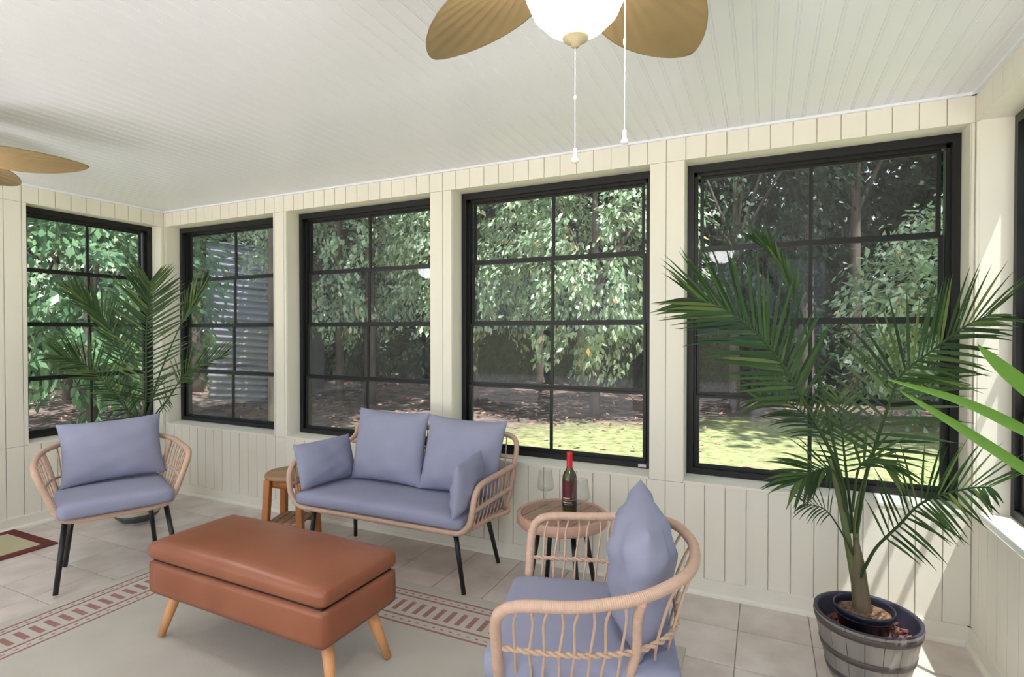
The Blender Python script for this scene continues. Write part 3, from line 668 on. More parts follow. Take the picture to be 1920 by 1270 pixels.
# ------------------------------------------------------------------ ceiling fans
BLADE = None
def make_fan(label, loc, ang0, chains):
    c = thing('ceiling_fan', label, 'ceiling fan', loc, 0, 'leaf-blade ceiling fans')
    x, y = 0, 0
    obj('canopy', lathe([(0, 0.0), (0.075, 0.0), (0.075, -0.02), (0.055, -0.05), (0.018, -0.06), (0, -0.06)], 32), M['antique'], c, True)
    obj('motor_housing', lathe([(0, -0.05), (0.05, -0.055), (0.105, -0.09), (0.125, -0.13), (0.125, -0.185), (0.09, -0.215), (0.05, -0.225), (0, -0.225)], 36), M['antique'], c, True)
    obj('light_fitter', lathe([(0, -0.22), (0.06, -0.225), (0.085, -0.255), (0.107, -0.292), (0.107, -0.302), (0, -0.302)], 36), M['antique'], c, True)
    obj('globe', lathe([(0.100, -0.300), (0.107, -0.315), (0.104, -0.345), (0.088, -0.382), (0.062, -0.408), (0.03, -0.424), (0.0, -0.428)], 40), M['globe'], c, True)
    f = obj('finial', lathe([(0, -0.421), (0.026, -0.4215), (0.031, -0.427), (0.026, -0.436), (0.010, -0.443), (0.009, -0.450), (0.0, -0.452)], 28), M['antique'], c, True)
    global BLADE
    for k in range(5):
        a = ang0+k*math.radians(72)
        MB = Matrix.Translation((0, 0, -0.188)) @ Matrix.Rotation(a, 4, 'Z') @ Matrix.Rotation(math.radians(-11), 4, 'X')
        if BLADE is not None:
            for src in BLADE:
                b = inst(src, c); b.matrix_local = MB
            continue
        # leaf-shaped blade with ribs fanning out from its root
        bm = bmesh.new(); L0, L1 = 0.16, 0.665; nu, nv = 44, 64
        V = {}
        for s in (0, 1):
            for i in range(nu+1):
                t = i/nu; r = L0+(L1-L0)*t
                hw = 0.132*math.sin(math.pi*min(1, (t*0.93+0.07))**0.82)**0.62 if t < 1 else 0.0
                hw = max(hw, 0.004)
                for j in range(nv+1):
                    v = j/nv*2-1; yy = hw*v
                    ang = math.atan2(yy, r-L0+0.06)
                    rib = 0.0024*math.sin(ang*60)*(1-abs(v)**6)*min(1, t*6)*(1-t**4)
                    zz = -0.012*v*v*hw/0.132-0.01*t+rib*min(1, hw/0.06) - (0.004 if s else 0)
                    V[s, i, j] = bm.verts.new((r, yy, zz))
        for i in range(nu):
            for j in range(nv):
                bm.faces.new([V[0, i, j], V[0, i+1, j], V[0, i+1, j+1], V[0, i, j+1]]); bm.faces.new([V[1, i, j], V[1, i, j+1], V[1, i+1, j+1], V[1, i+1, j]])
            bm.faces.new([V[0, i, 0], V[1, i, 0], V[1, i+1, 0], V[0, i+1, 0]]); bm.faces.new([V[0, i, nv], V[0, i+1, nv], V[1, i+1, nv], V[1, i, nv]])
        for j in range(nv):
            bm.faces.new([V[0, 0, j], V[0, 0, j+1], V[1, 0, j+1], V[1, 0, j]]); bm.faces.new([V[0, nu, j], V[1, nu, j], V[1, nu, j+1], V[0, nu, j+1]])
        b = obj('blade', bm, M['blade'], c, True); b.matrix_local = MB
        br = bmesh.new(); bx(br, 0.10, 0.24, -0.018, 0.018, -0.004, 0.002); bevel(br, 0.002, 1)
        bo = obj('blade_arm', br, M['antique'], c); bo.matrix_local = MB; BLADE = (b, bo)
    for (px, py, z0, z1) in chains:
        ch = obj('pull_chain', tube_bm([(px, py, z0), (px, py, z1)], 0.0009, 6, straight=True), M['chain'], c)
        obj('chain_joint', lathe([(0, z0-(z0-z1)*0.45), (0.0028, z0-(z0-z1)*0.46), (0.0028, z0-(z0-z1)*0.49), (0, z0-(z0-z1)*0.5)], 10, cx=px, cy=py), M['chain'], ch, True)
        obj('chain_bob', lathe([(0, z1+0.014), (0.004, z1+0.012), (0.0042, z1-0.004), (0.0085, z1-0.012), (0.0085, z1-0.016), (0, z1-0.018)], 14, cx=px, cy=py), M['chain'], ch, True)
    return c
FX, FY = -0.362, 1.09
ca = atY(1078, 290, FY); cb2 = atY(1171, 255, FY+0.09)
make_fan('lit ceiling fan with tan leaf blades and white globe at the top of the picture', (FX, FY, H), math.radians(77), [(ca.x-FX, 0, -0.45, ca.z-H), (cb2.x-FX, 0.09, -0.23, cb2.z-H)])
make_fan('ceiling fan at the left edge with only two tan leaf blades in view', (-3.56, 1.09, H), math.radians(52), [(0.0, 0, -0.45, -0.72), (0.1, 0.05, -0.25, -0.72)])

# ------------------------------------------------------------------ plants
CAMV = Vector((0, 0, CAM_H))
def frond_bm(pts, n=34, lmax=0.28, width=0.016, start=0.25, spread=(65, 28), droop=0.25, nrm=None, seed=0, r0=0.006, sides=(1, 1), lmin=0.35, fold=0.25):
    rnd = random.Random(seed); bm = bmesh.new(); path = crom(pts, 10); N = len(path)
    tube(bm, path, lambda t: r0*(1-0.8*t)+0.0008, 7)
    mid = path[N//2]
    nrm = Vector(nrm) if nrm else ((CAMV-mid).normalized()*0.75+Vector((0, 0, 0.65)))
    for k in range(n):
        t = start+(1-start)*(k+0.5)/n; p = path_at(path, t); q = path_at(path, min(1, t+0.02)); tg = (q-path_at(path, max(0, t-0.02))).normalized()
        sd = tg.cross(nrm).normalized(); up = sd.cross(tg).normalized()
        tt = (t-start)/(1-start)
        ln = lmax*(lmin+(1-lmin)*math.sin(math.pi*(0.18+0.72*tt))**0.9)*rnd.uniform(0.9, 1.08)
        if tt > 0.93: ln *= 0.8
        for s, on in ((1, sides[0]), (-1, sides[1])):
            if not on: continue
            ang = math.radians(spread[0]+(spread[1]-spread[0])*tt+rnd.uniform(-6, 6))
            d = (tg*math.cos(ang)+sd*s*math.sin(ang)+up*(fold+rnd.uniform(-0.08, 0.08))).normalized()
            w = width*(0.8+0.3*rnd.random()); m = 5; prev = None; pos = p.copy(); dd = d.copy()
            wn = dd.cross(up).normalized()
            for i in range(m+1):
                f = i/m; ww = w*0.5*(0.35+1.5*f if f < 0.3 else (1-((f-0.3)/0.7)**1.7)*0.8)+0.0003
                wv = dd.cross(up).normalized()
                a = bm.verts.new(pos+wv*ww); b = bm.verts.new(pos-wv*ww)
                if prev: bm.faces.new([prev[0], a, b, prev[1]])
                prev = (a, b)
                dd = (dd+Vector((0, 0, -droop*(0.12+0.35*f)*rnd.uniform(0.6, 1.4)))).normalized(); pos = pos+dd*(ln/m)
    return bm
def frond(parent, origin, pts, m='palm', **k):
    bm = frond_bm(pts, **k); bm.transform(Matrix.Translation(-Vector(origin)))
    me = obj('frond', bm, [M[m]], parent, False); return me

# tub palm
PB = Vector((0.378, 2.56, 0.0))
tub_r, tub_z = 0.188, 0.262
def make_tub():
    c = thing('barrel_planter', 'grey half-barrel planter with brown hoops in the right corner', 'planter', PB)
    prof_r = lambda z: 0.128+(tub_r-0.128)*(z/tub_z)**0.8
    n = 18
    for k in range(n):
        a0 = 2*math.pi*k/n+0.006; a1 = 2*math.pi*(k+1)/n-0.006; bm = bmesh.new(); rows = []
        for i in range(6):
            z = tub_z*i/5*0.985; r = prof_r(z); row = []
            for rr in (r, r-0.011):
                row.append([bm.verts.new((rr*math.cos(a0+(a1-a0)*j/2), rr*math.sin(a0+(a1-a0)*j/2), z)) for j in range(3)])
            rows.append(row)
        for i in range(5):
            for j in range(2):
                bm.faces.new([rows[i][0][j], rows[i][0][j+1], rows[i+1][0][j+1], rows[i+1][0][j]]); bm.faces.new([rows[i][1][j], rows[i+1][1][j], rows[i+1][1][j+1], rows[i][1][j+1]])
            bm.faces.new([rows[i][0][0], rows[i+1][0][0], rows[i+1][1][0], rows[i][1][0]]); bm.faces.new([rows[i][0][2], rows[i][1][2], rows[i+1][1][2], rows[i+1][0][2]])
        for i in (0, 5):
            for j in range(2): bm.faces.new([rows[i][0][j], rows[i][1][j], rows[i][1][j+1], rows[i][0][j+1]])
        obj('stave', bm, M['stave'], c)
    for z0, z1 in ((0.222, 0.246), (0.118, 0.142), (0.03, 0.052)):
        obj('hoop', lathe([(prof_r(z0)-0.002, z0), (prof_r(z0)+0.0035, z0), (prof_r(z1)+0.0035, z1), (prof_r(z1)-0.002, z1), (prof_r(z0)-0.002, z0)], 48), M['hoop'], c, True)
    obj('liner', lathe([(0, 0.006), (prof_r(0)-0.014, 0.006), (tub_r-0.016, tub_z*0.97), (tub_r-0.012, tub_z), (tub_r-0.001, tub_z), (tub_r-0.001, tub_z*0.985), (tub_r-0.011, tub_z*0.985)], 48), M['liner'], c, True)
    bm = bmesh.new(); rnd = random.Random(4)
    for k in range(170):
        a = rnd.uniform(0, 6.28); r = 0.155*math.sqrt(rnd.random()); L = rnd.uniform(0.012, 0.035); ang = rnd.uniform(0, 6.28); z = 0.190+rnd.uniform(-0.006, 0.012)
        mm = Matrix.Translation((r*math.cos(a), r*math.sin(a), z)) @ Matrix.Rotation(ang, 4, 'Z') @ Matrix.Rotation(rnd.uniform(-0.6, 0.6), 4, 'Y')
        b2 = box_bm(-L/2, L/2, -0.005, 0.005, -0.002, 0.002); b2.transform(mm); tmp = bpy.data.meshes.new('t'); b2.to_mesh(tmp); b2.free(); bm.from_mesh(tmp); bpy.data.meshes.remove(tmp)
    lathe([(0, 0.186), (0.157, 0.186), (0.150, 0.16), (0, 0.16)], 32, bm)
    o = obj('mulch', bm, M['mulch'], c); o['kind'] = 'stuff'
make_tub()
def make_pot():
    c = thing('nursery_pot', 'round navy plastic nursery pot of bark soil set inside the barrel planter', 'pot', PB+Vector((-0.010, 0.0, 0.188)))
    obj('shell', lathe([(0, 0), (0.082, 0), (0.100, 0.082), (0.106, 0.084), (0.108, 0.100), (0.104, 0.102), (0.101, 0.098), (0.099, 0.086), (0.098, 0.070)], 44), M['pot'], c, True)
    bm = lathe([(0, 0.088), (0.03, 0.087), (0.06, 0.084), (0.085, 0.079), (0.099, 0.072)], 36)
    for v in bm.verts: v.co.z += random.uniform(-0.003, 0.003)
    obj('soil', bm, M['soil'], c, False)
make_pot()
def make_palm1():
    o = PB+Vector((-0.012, 0.0, 0.268)); Y = o.y
    c = thing('palm', 'tall arching palm growing in the barrel planter in the right corner', 'plant', o)
    def P(px, py, dy=0.0): return atY(px, py, Y+dy)
    base = [o+Vector((0, 0, -0.012)), P(1606, 1060), P(1598, 1000, .0), P(1590, 950, 0)]
    def stem(pts, r): obj('stem', (lambda b: (b.transform(Matrix.Translation(-o)), b)[1])(tube_bm(pts, r, 10, 6)), M['stem'], c, True)
    obj('trunk', (lambda b: (b.transform(Matrix.Translation(-o)), b)[1])(tube_bm([o+Vector((0, 0, -0.02)), P(1612, 1100), P(1608, 1050), P(1606, 1010)], lambda t: 0.036-0.018*t if t < 0.6 else 0.0252-0.05*(t-0.6), 12, 6)), M['trunk'], c, True)
    stem([o+Vector((-0.012, 0, 0)), P(1594, 1040), P(1580, 960), P(1566, 900), P(1556, 860)], lambda t: 0.016-0.007*t)
    stem([o+Vector((0.0, 0.01, 0)), P(1606, 1030, .02), P(1607, 960, .03), P(1622, 900, .03)], lambda t: 0.014-0.006*t)
    fr = lambda pts, **k: frond(c, o, pts, **k)
    # broad frond sweeping left
    fr([P(1590, 1000), P(1575, 889), P(1520, 776, -.03), P(1470, 689, -.07), P(1420, 626, -.12), P(1358, 580, -.17), P(1306, 560, -.2)], n=38, lmax=0.36, width=0.021, start=0.38, spread=(58, 30), droop=0.10, seed=1, r0=0.0085, fold=0.1)
    # tall upright frond, still half folded
    fr([P(1596, 1000, .03), P(1566, 847, .03), P(1541, 730, .03), P(1520, 655, .03), P(1491, 555, .03), P(1454, 484, .02), P(1424, 458, .02)], n=22, lmax=0.15, width=0.014, start=0.62, spread=(16, 8), droop=0.02, seed=2, r0=0.006)
    # frond to the right
    fr([P(1606, 1000, .02), P(1622, 900, .02), P(1640, 840, .0), P(1671, 747, -.03), P(1692, 701, -.06), P(1742, 662, -.12), P(1804, 616, -.2), P(1858, 590, -.27)], n=34, lmax=0.30, width=0.018, start=0.25, spread=(68, 30), droop=0.12, seed=3, r0=0.0075, fold=0.12)
    # low frond drooping right
    fr([P(1612, 1085, -.02), P(1624, 1060, -.03), P(1645, 1025, -.05), P(1685, 986, -.09), P(1721, 949, -.14), P(1760, 930, -.19), P(1817, 916, -.26), P(1858, 914, -.32)], n=24, lmax=0.24, width=0.015, start=0.33, spread=(72, 35), droop=0.16, seed=4, r0=0.0065, fold=0.1)
    # low short frond on the left
    fr([P(1586, 960, -.02), P(1574, 905, -.06), P(1556, 880, -.10), P(1525, 885, -.14), P(1495, 905, -.17)], n=13, lmax=0.20, width=0.02, start=0.45, spread=(48, 22), droop=0.35, seed=5, r0=0.006)
    # rear frond low on the left
    fr([P(1582, 950, .05), P(1560, 850, .1), P(1520, 790, .14), P(1470, 752, .18), P(1420, 748, .2)], n=22, lmax=0.2, width=0.015, start=0.35, spread=(62, 30), droop=0.35, seed=6, r0=0.006)
    # inner fronds with crossing leaflets
    fr([P(1600, 1000, .05), P(1586, 880, .1), P(1578, 800, .13), P(1572, 745, .15)], n=20, lmax=0.16, width=0.012, start=0.3, spread=(75, 30), droop=0.2, seed=7, r0=0.006)
    fr([P(1598, 960, -.04), P(1610, 880, -.07), P(1640, 860, -.09), P(1672, 880, -.12)], n=9, lmax=0.16, width=0.018, start=0.35, spread=(40, 18), droop=0.4, seed=8, r0=0.005)
    fr([P(1600, 1040, -.02), P(1570, 985, -.05), P(1545, 955, -.08), P(1510, 945, -.1)], n=9, lmax=0.13, width=0.008, start=0.5, spread=(60, 30), droop=0.5, seed=9, r0=0.0035)
make_palm1()
# corner palm
PC = Vector((-4.16, 2.42, 0.0))
def make_ceramic():
    c = thing('ceramic_pot', 'round cream glazed pot with dark band on the floor behind the left armchair', 'pot', PC)
    prof = [(0, 0.0), (0.085, 0.0), (0.095, 0.012), (0.130, 0.05), (0.160, 0.11), (0.168, 0.17), (0.155, 0.24), (0.140, 0.275), (0.150, 0.30), (0.138, 0.30), (0.128, 0.27), (0.12, 0.255)]
    obj('body', lathe(prof, 48), M['ceramic'], c, True)
    obj('band', lathe([(0.1015, 0.016), (0.1325, 0.050), (0.1465, 0.074), (0.1435, 0.074), (0.0985, 0.016)], 48), M['ceramicband'], c, True)
    obj('soil', lathe([(0, 0.262), (0.06, 0.265), (0.122, 0.258)], 32), M['soil'], c)
make_ceramic()
def make_palm2():
    o = PC+Vector((0, 0, 0.262)); c = thing('palm', 'dark palm in the left corner between two windows behind the armchair', 'plant', o)
    P = lambda px, py, Y: atY(px, py, Y)
    Q = lambda px, py, X: atX(px, py, X)
    st = o+Vector((0, 0, -0.01)); fr = lambda pts, **k: frond(c, o, pts, **k)
    fr([st, P(268, 790, 2.44), P(274, 744, 2.45), P(274, 633, 2.47), P(279, 570, 2.47), P(281, 530, 2.46)], n=44, lmax=0.34, width=0.018, start=0.36, spread=(70, 25), droop=0.05, seed=11, r0=0.009, fold=0.15)
    fr([st, P(258, 790, 2.42), P(246, 744, 2.41), P(220, 649, 2.36), P(195, 599, 2.31), P(168, 573, 2.26), P(140, 548, 2.21)], n=34, lmax=0.24, width=0.017, start=0.42, spread=(40, 14), droop=0.05, seed=12, r0=0.008)
    fr([st, P(276, 790, 2.44), P(296, 712, 2.46), P(328, 633, 2.50), P(353, 583, 2.53), P(384, 535, 2.56)], n=18, lmax=0.26, width=0.014, start=0.70, spread=(18, 8), droop=0.04, seed=13, r0=0.007)
    fr([st, P(252, 800, 2.40), P(217, 744, 2.34), P(176, 696, 2.24), P(142, 677, 2.14), P(112, 667, 2.06)], n=28, lmax=0.27, width=0.014, start=0.42, spread=(62, 24), droop=0.14, seed=14, r0=0.006)
    fr([st, P(280, 800, 2.45), P(318, 744, 2.50), P(346, 703, 2.53), P(378, 684, 2.56), P(420, 667, 2.60)], n=26, lmax=0.24, width=0.016, start=0.5, spread=(48, 20), droop=0.12, seed=15, r0=0.006)
    fr([st, P(272, 800, 2.36), P(285, 750, 2.30), P(305, 715, 2.26), P(330, 700, 2.22)], n=16, lmax=0.17, width=0.015, start=0.5, spread=(55, 25), droop=0.35, seed=16, r0=0.005)
    fr([st, P(258, 800, 2.36), P(240, 770, 2.3), P(225, 745, 2.26), P(205, 735, 2.22)], n=14, lmax=0.18, width=0.012, start=0.45, spread=(60, 28), droop=0.35, seed=17, r0=0.005)
    fr([st, P(286, 800, 2.42), P(305, 765, 2.42), P(318, 745, 2.42), P(326, 735, 2.41)], n=14, lmax=0.15, width=0.012, start=0.45, spread=(60, 28), droop=0.45, seed=18, r0=0.005)
    fr([st, P(150, 860, 2.12), P(135, 850, 2.06)], n=4, lmax=0.10, width=0.02, start=0.75, spread=(40, 20), droop=0.2, seed=19, r0=0.004)
    obj('trunk', (lambda b: (b.transform(Matrix.Translation(-o)), b)[1])(tube_bm([st, P(270, 830, 2.43), P(272, 790, 2.44)], lambda t: 0.03-0.014*t, 10, 5)), M['trunk'], c, True)
make_palm2()
# palm beside the camera on the right, whose leaf tips reach into the picture
def make_palm3():
    b = Vector((0.62, 0.95, 0)); o = b+Vector((0, 0, 0.28))
    pc = thing('nursery_pot', 'dark plastic plant pot beside the camera below the right wall windows', 'pot', b)
    obj('shell', lathe([(0, 0), (0.105, 0), (0.125, 0.27), (0.132, 0.275), (0.132, 0.30), (0.124, 0.30), (0.120, 0.265)], 36), M['pot'], pc, True)
    obj('soil', lathe([(0, 0.272), (0.12, 0.268)], 28), M['soil'], pc)
    c = thing('palm', 'bright green palm leaflets poking in from the right edge close to the camera', 'plant', o)
    st = o+Vector((0, 0, -0.01))
    g1, g2, g3 = atY(1990, 926, 1.56), atY(1985, 842, 1.59), atY(1985, 775, 1.61)
    rp = [st, Vector((0.62, 1.0, 0.5)), Vector((0.60, 1.2, 0.78)), atY(2010, 1020, 1.48), g1, g2, g3]
    obj('stem', (lambda bb: (bb.transform(Matrix.Translation(-o)), bb)[1])(tube_bm(rp, lambda t: 0.009-0.005*t, 8, 6)), M['stem'], c, True)
    def leaflet(a, bpt, d, w):
        path = crom([a, bpt, d], 8); bm = bmesh.new(); prev = None; n = len(path)
        for i, p in enumerate(path):
            t = i/(n-1); tg = (path[min(n-1, i+1)]-path[max(0, i-1)]).normalized(); sd = tg.cross((CAMV-p).normalized()*0.8+Vector((0, 0, 0.5))).normalized()
            ww = w/2*(0.5+2*t if t < 0.25 else 1-((t-0.25)/0.75)**2)+0.0006
            q = (bm.verts.new(p+sd*ww-o), bm.verts.new(p+Vector((0, 0, 0.004))-o), bm.verts.new(p-sd*ww-o))
            if prev: bm.faces.new([prev[0], q[0], q[1], prev[1]]); bm.faces.new([prev[1], q[1], q[2], prev[2]])
            prev = q
        obj('leaflet', bm, M['palmlight'], c, True)
    leaflet(g1, atY(1810, 808, 1.70), atY(1688, 734, 1.80), 0.026)
    leaflet(g2, atY(1815, 757, 1.72), atY(1664, 712, 1.82), 0.027)
    leaflet(g3, atY(1890, 698, 1.70), atY(1834, 648, 1.76), 0.038)
    leaflet(Vector((0.66, 1.22, 1.0)), Vector((0.52, 1.2, 0.95)), Vector((0.4, 1.12, 0.82)), 0.03)
    leaflet(Vector((0.66, 1.22, 1.0)), Vector((0.72, 1.1, 1.1)), Vector((0.74, 0.95, 1.1)), 0.03)
    leaflet(Vector((0.65, 1.15, 0.9)), Vector((0.55, 0.95, 0.95)), Vector((0.45, 0.8, 0.85)), 0.03)
make_palm3()

# ------------------------------------------------------------------ outdoors
bm = bmesh.new(); bmesh.ops.create_grid(bm, x_segments=60, y_segments=60, size=60)
for v in bm.verts:
    r = math.hypot(v.co.x, v.co.y-2); v.co.z = GROUND+0.12*math.sin(v.co.x*0.35+1)*math.sin(v.co.y*0.3)*min(1, max(0, (r-7)/6))+max(0, r-14)*0.03
tag(obj('ground', bm, M['ground'], None, True), 'sunlit lawn running into leaf litter under the trees', None, kind='structure')

tag(obj('bounce_slab', (lambda b: (bx(b, XL-6.0, XR+6.0, YB-9.0, YB-0.22, GROUND-0.1, -0.12), bx(b, XR+0.22, XR+6.0, YB-0.22, 1.9, GROUND-0.1, -0.12), bx(b, XL-6.0, XL-0.22, YB-0.22, 0.9, GROUND-0.1, -0.12), b)[-1])(bmesh.new()), mat('pale_bounce_slab', srgb(222, 216, 210), 0.8, var=0.04)), 'added pale slab, unseen, bouncing sunlight into the sunroom', None, kind='structure')  # unseen pale slab added to bounce neutral sunlight onto the ceiling
def leaves_mesh(name, P, Dr, Nm, L, Wd, m, parent, org):
    """many folded diamond leaves as one mesh; arrays of base points, directions, normals, lengths"""
    n = len(P); S = np.cross(Dr, Nm); S /= np.linalg.norm(S, axis=1)[:, None]+1e-9
    L = L[:, None]; Wd = Wd[:, None]
    v = np.stack([P, P+Dr*L*0.45+S*Wd-Nm*Wd*0.35, P+Dr*L-Nm*L*0.12, P+Dr*L*0.45-S*Wd-Nm*Wd*0.35], 1).reshape(-1, 3)-np.array(org)
    me = bpy.data.meshes.new(name); me.vertices.add(4*n); me.vertices.foreach_set('co', v.ravel())
    b = np.arange(n)[:, None]*4; f = np.concatenate([b+0, b+1, b+2, b+0, b+2, b+3], 1).ravel()
    me.loops.add(6*n); me.loops.foreach_set('vertex_index', f.astype(np.int32)); me.polygons.add(2*n)
    me.polygons.foreach_set('loop_start', np.arange(0, 6*n, 3, dtype=np.int32)); me.polygons.foreach_set('loop_total', np.full(2*n, 3, dtype=np.int32))
    me.update(calc_edges=True); me.materials.append(m)
    o = bpy.data.objects.new(name, me); COL.objects.link(o); o.parent = parent; o['kind'] = 'stuff'
    return o
def norm(a): return a/(np.linalg.norm(a, axis=-1, keepdims=True)+1e-9)
def tree(label, x, y, zc, rx, ry, rz, ncl, per, leaf=0.12, m='leaf_a', trunk_r=0.12, group='trees at the edge of the lawn', lean=(0, 0), shell=0.55, cr=0.42):
    org = Vector((x, y, GROUND-0.05)); t = thing('tree', label, 'tree', org, 0, group)
    top = zc+rz*0.6-GROUND
    pts = [(0, 0, 0), (lean[0]*0.3, lean[1]*0.3, top*0.35), (lean[0]*0.7, lean[1]*0.7, top*0.7), (lean[0], lean[1], top)]
    obj('trunk', tube_bm(pts, lambda q: trunk_r*(1-0.75*q), 10, 5), M['bark'], t, True)
    C = np.array([x+lean[0]*0.7, y+lean[1]*0.7, zc])
    d = norm(RNG.normal(size=(ncl, 3))); rad = (shell+(1-shell)*RNG.random((ncl, 1))**0.6)
    cen = C+d*rad*np.array([rx, ry, rz])
    low = cen[:, 2] < GROUND+0.35; cen[low, 2] = GROUND+0.35+RNG.random(low.sum())*0.5
    # a few limbs reaching to the outer clusters
    for k in range(6):
        e = Vector(cen[k])-org; s = Vector((lean[0]*0.5, lean[1]*0.5, top*0.45)); 
        obj('branch', tube_bm([s, s.lerp(e, 0.5)+Vector((0, 0, 0.25)), e], lambda q: trunk_r*0.35*(1-0.85*q), 6, 5), M['bark'], t, True)
    out = norm(d+np.array([0, 0, -0.35])+RNG.normal(size=d.shape)*0.35)
    tt = RNG.random((ncl, per, 1))
    P = cen[:, None, :]+out[:, None, :]*(tt-0.5)*2*cr+RNG.normal(size=(ncl, per, 3))*cr*0.2
    Dr = norm(out[:, None, :]*0.9+RNG.normal(size=(ncl, per, 3))*0.5+np.array([0, 0, -0.4]))
    Nm = norm(np.array([0.1, -0.15, 1.0])+d[:, None, :]*0.35+RNG.normal(size=(ncl, per, 3))*0.45)
    Nm = norm(Nm-Dr*np.sum(Nm*Dr, -1, keepdims=True))
    P, Dr, Nm = P.reshape(-1, 3), Dr.reshape(-1, 3), Nm.reshape(-1, 3)
    L = leaf*(0.75+0.5*RNG.random(len(P)))
    leaves_mesh('foliage', P, Dr, Nm, L, L*0.24, M[m], t, org)
    return t
# front row, sunlit broad-leaved trees
tree('broad-leaved tree close outside the left wall window', -10.0, 5.1, 2.3, 1.9, 2.0, 2.2, 300, 26, 0.18, 'leaf_c')
tree('leafy tree behind the shed seen through the left wall window', -14.6, 7.0, 3.2, 2.6, 2.2, 3.2, 300, 24, 0.17, 'leaf_a')
tree('sunlit tree filling the top of the window behind the loveseat', -9.4, 10.2, 3.9, 2.6, 2.0, 2.6, 330, 36, 0.15, 'leaf_a')
tree('tall sunlit tree left of centre in the window above the bottle', -6.0, 10.8, 4.3, 2.3, 1.9, 3.3, 360, 36, 0.145, 'leaf_a')
tree('sunlit bushy tree right of centre in the window above the bottle', -3.1, 10.6, 3.6, 2.1, 1.8, 2.9, 360, 36, 0.145, 'leaf_a')
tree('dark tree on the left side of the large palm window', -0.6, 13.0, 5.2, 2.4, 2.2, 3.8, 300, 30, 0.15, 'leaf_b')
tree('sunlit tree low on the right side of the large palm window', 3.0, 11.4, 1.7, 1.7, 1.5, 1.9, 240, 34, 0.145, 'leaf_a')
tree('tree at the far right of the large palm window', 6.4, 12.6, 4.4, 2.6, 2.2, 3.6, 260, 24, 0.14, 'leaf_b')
# unseen tall trees added so their high crowns shade the ground
tree('tall tree added for its shade, hidden behind the post left of the loveseat window', -6.35, 5.65, 9.5, 2.8, 2.3, 2.0, 200, 26, 0.3, 'leaf_a', 0.16, 'added shade trees', shell=0.1, cr=0.6)
tree('tall tree added for its shade, out of view beyond the right wall', 4.2, 8.6, 9.6, 2.8, 2.4, 2.2, 200, 26, 0.3, 'leaf_a', 0.16, 'added shade trees', shell=0.1, cr=0.6)
# wood behind
names = ['behind the left wall window', 'behind the metal shed', 'in the gap behind the corner window', 'behind the loveseat window, left', 'behind the loveseat window, right', 'behind the bottle window, left', 'behind the bottle window, middle', 'behind the bottle window, right', 'behind the palm window, left', 'behind the palm window, middle', 'behind the palm window, right', 'beyond the right corner', 'far beyond the right corner', 'farthest left in the wood', 'at the left end of the wood']
spots = [(-19, 8.5), (-20, 12.5), (-17.5, 15), (-15.2, 17), (-12.2, 18), (-9.4, 18.6), (-6.6, 19.2), (-3.6, 19.4), (-0.8, 19.6), (2.2, 19.2), (5.4, 18.6), (9.0, 17.6), (12.5, 15), (-20, 4.5), (-18.5, 0.5)]
for (x, y), nm in zip(spots, names):
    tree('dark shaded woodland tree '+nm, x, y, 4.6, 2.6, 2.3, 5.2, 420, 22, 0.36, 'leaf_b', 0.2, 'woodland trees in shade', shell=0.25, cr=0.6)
# understory shrubs
sp_ = [(-17.0, 10.5), (-14.6, 13.0), (-12.6, 14.4), (-10.2, 15.2), (-7.8, 15.8), (-5.4, 16.2), (-3.0, 16.4), (-0.6, 16.6), (1.8, 16.4), (4.2, 16.0), (7.0, 15.2)]
for i, (x, y) in enumerate(sp_):
    where = ['left of the shed', 'right of the shed', 'left in the loveseat window', 'right in the loveseat window', 'left in the bottle window', 'left of centre in the bottle window', 'right in the bottle window', 'left in the palm window', 'centre of the palm window', 'right in the palm window', 'beyond the right corner'][i]
    tree('low dark understory shrub '+where, x, y, 0.9, 1.5, 1.1, 1.5, 150, 20, 0.26, 'leaf_b', 0.05, 'understory shrubs', shell=0.2, cr=0.45)
# slender trees whose bare trunks stand in the shade
for i, (x, y, r, lab) in enumerate([(-13.9, 9.6, 0.22, 'thick pale trunk left of the metal shed'), (-8.3, 10.0, 0.14, 'slim trunk in shade beyond the loveseat window'), (-5.6, 13.8, 0.12, 'slim pale trunk left in the bottle window'), (-4.7, 14.6, 0.12, 'slim pale trunk beside the first in the bottle window'), (0.9, 14.8, 0.20, 'stout trunk in the middle of the palm window'), (2.0, 15.6, 0.16, 'slim trunk right of the stout one in the palm window')]):
    tree('tree with '+lab, x, y, 8.6, 2.2, 2.2, 2.2, 140, 24, 0.28, 'leaf_b', r, 'bare-trunked trees in the wood', shell=0.2, cr=0.6)
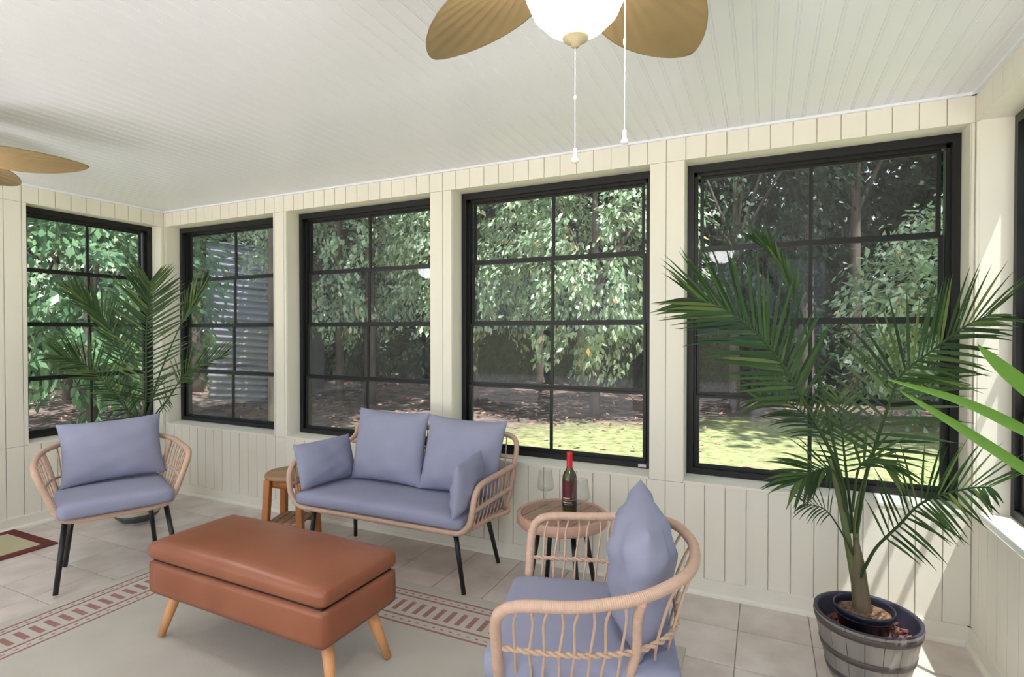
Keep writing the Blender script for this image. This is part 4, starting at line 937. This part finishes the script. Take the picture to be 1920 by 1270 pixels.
# corrugated shed
def make_shed():
    a = atY(380, 700, 8.6); 
    s = thing('shed', 'small corrugated metal shed among the trees outside the corner window', 'shed', (-12.4, 8.9, GROUND), R(14))
    bm = bmesh.new(); n = 144; Wd = 1.95
    V = [[bm.verts.new((x, 0.035*math.sin(2*math.pi*i/6), i/n*(3.9-0.28*(x/Wd)))) for x in (0, Wd)] for i in range(n+1)]
    for i in range(n): bm.faces.new([V[i][0], V[i][1], V[i+1][1], V[i+1][0]])
    obj('front_wall', bm, M['metal'], s, True)
    obj('side_wall', box_bm(0.0, 0.04, 0.03, 2.0, 0, 3.85), M['metal'], s); obj('side_wall', box_bm(Wd-0.04, Wd, 0.03, 2.0, 0, 3.6), M['metal'], s); obj('rear_wall', box_bm(0.04, Wd-0.04, 1.96, 2.0, 0, 3.6), M['metal'], s)
    bm = bmesh.new(); vs = [bm.verts.new(p) for p in [(-0.05, -0.06, 3.90), (Wd+0.05, -0.06, 3.62), (Wd+0.05, 2.05, 3.62), (-0.05, 2.05, 3.90), (-0.05, -0.06, 3.94), (Wd+0.05, -0.06, 3.66), (Wd+0.05, 2.05, 3.66), (-0.05, 2.05, 3.94)]]
    for f in [(0, 3, 2, 1), (4, 5, 6, 7), (0, 1, 5, 4), (1, 2, 6, 5), (2, 3, 7, 6), (3, 0, 4, 7)]: bm.faces.new([vs[i] for i in f])
    obj('shed_roof', bm, M['metal'], s)
make_shed()
# fallen leaves scattered over lawn and litter
n = 2600
P = np.stack([RNG.uniform(-16, 5, n), RNG.uniform(4.5, 15, n), np.full(n, GROUND+0.02)], 1)
r = np.hypot(P[:, 0], P[:, 1]-2); P[:, 2] += 0.12*np.sin(P[:, 0]*0.35+1)*np.sin(P[:, 1]*0.3)*np.clip((r-7)/6, 0, 1)+np.clip(r-14, 0, None)*0.03
inshed = (P[:, 0] > -13.2) & (P[:, 0] < -10.2) & (P[:, 1] > 8.6) & (P[:, 1] < 11.6)
keep = (P[:, 1]-0.62*P[:, 0]+RNG.normal(size=n)*2.0 > 11.0) | (RNG.random(n) < 0.10); P = P[keep & ~inshed]; n = len(P)
Dr = norm(np.stack([RNG.normal(size=n), RNG.normal(size=n), RNG.uniform(0, 0.5, n)], 1)); Nm = norm(np.array([0, 0, 1.0])+RNG.normal(size=(n, 3))*0.35); Nm = norm(Nm-Dr*np.sum(Nm*Dr, -1, keepdims=True))
L = 0.11*(0.6+0.8*RNG.random(n))
lo = leaves_mesh('fallen_leaves', P, Dr, Nm, L, L*0.28, M['redleaf'], None, (0, 0, 0)); tag(lo, 'dry pinkish fallen leaves scattered on the ground under the trees', 'leaves', kind='stuff')
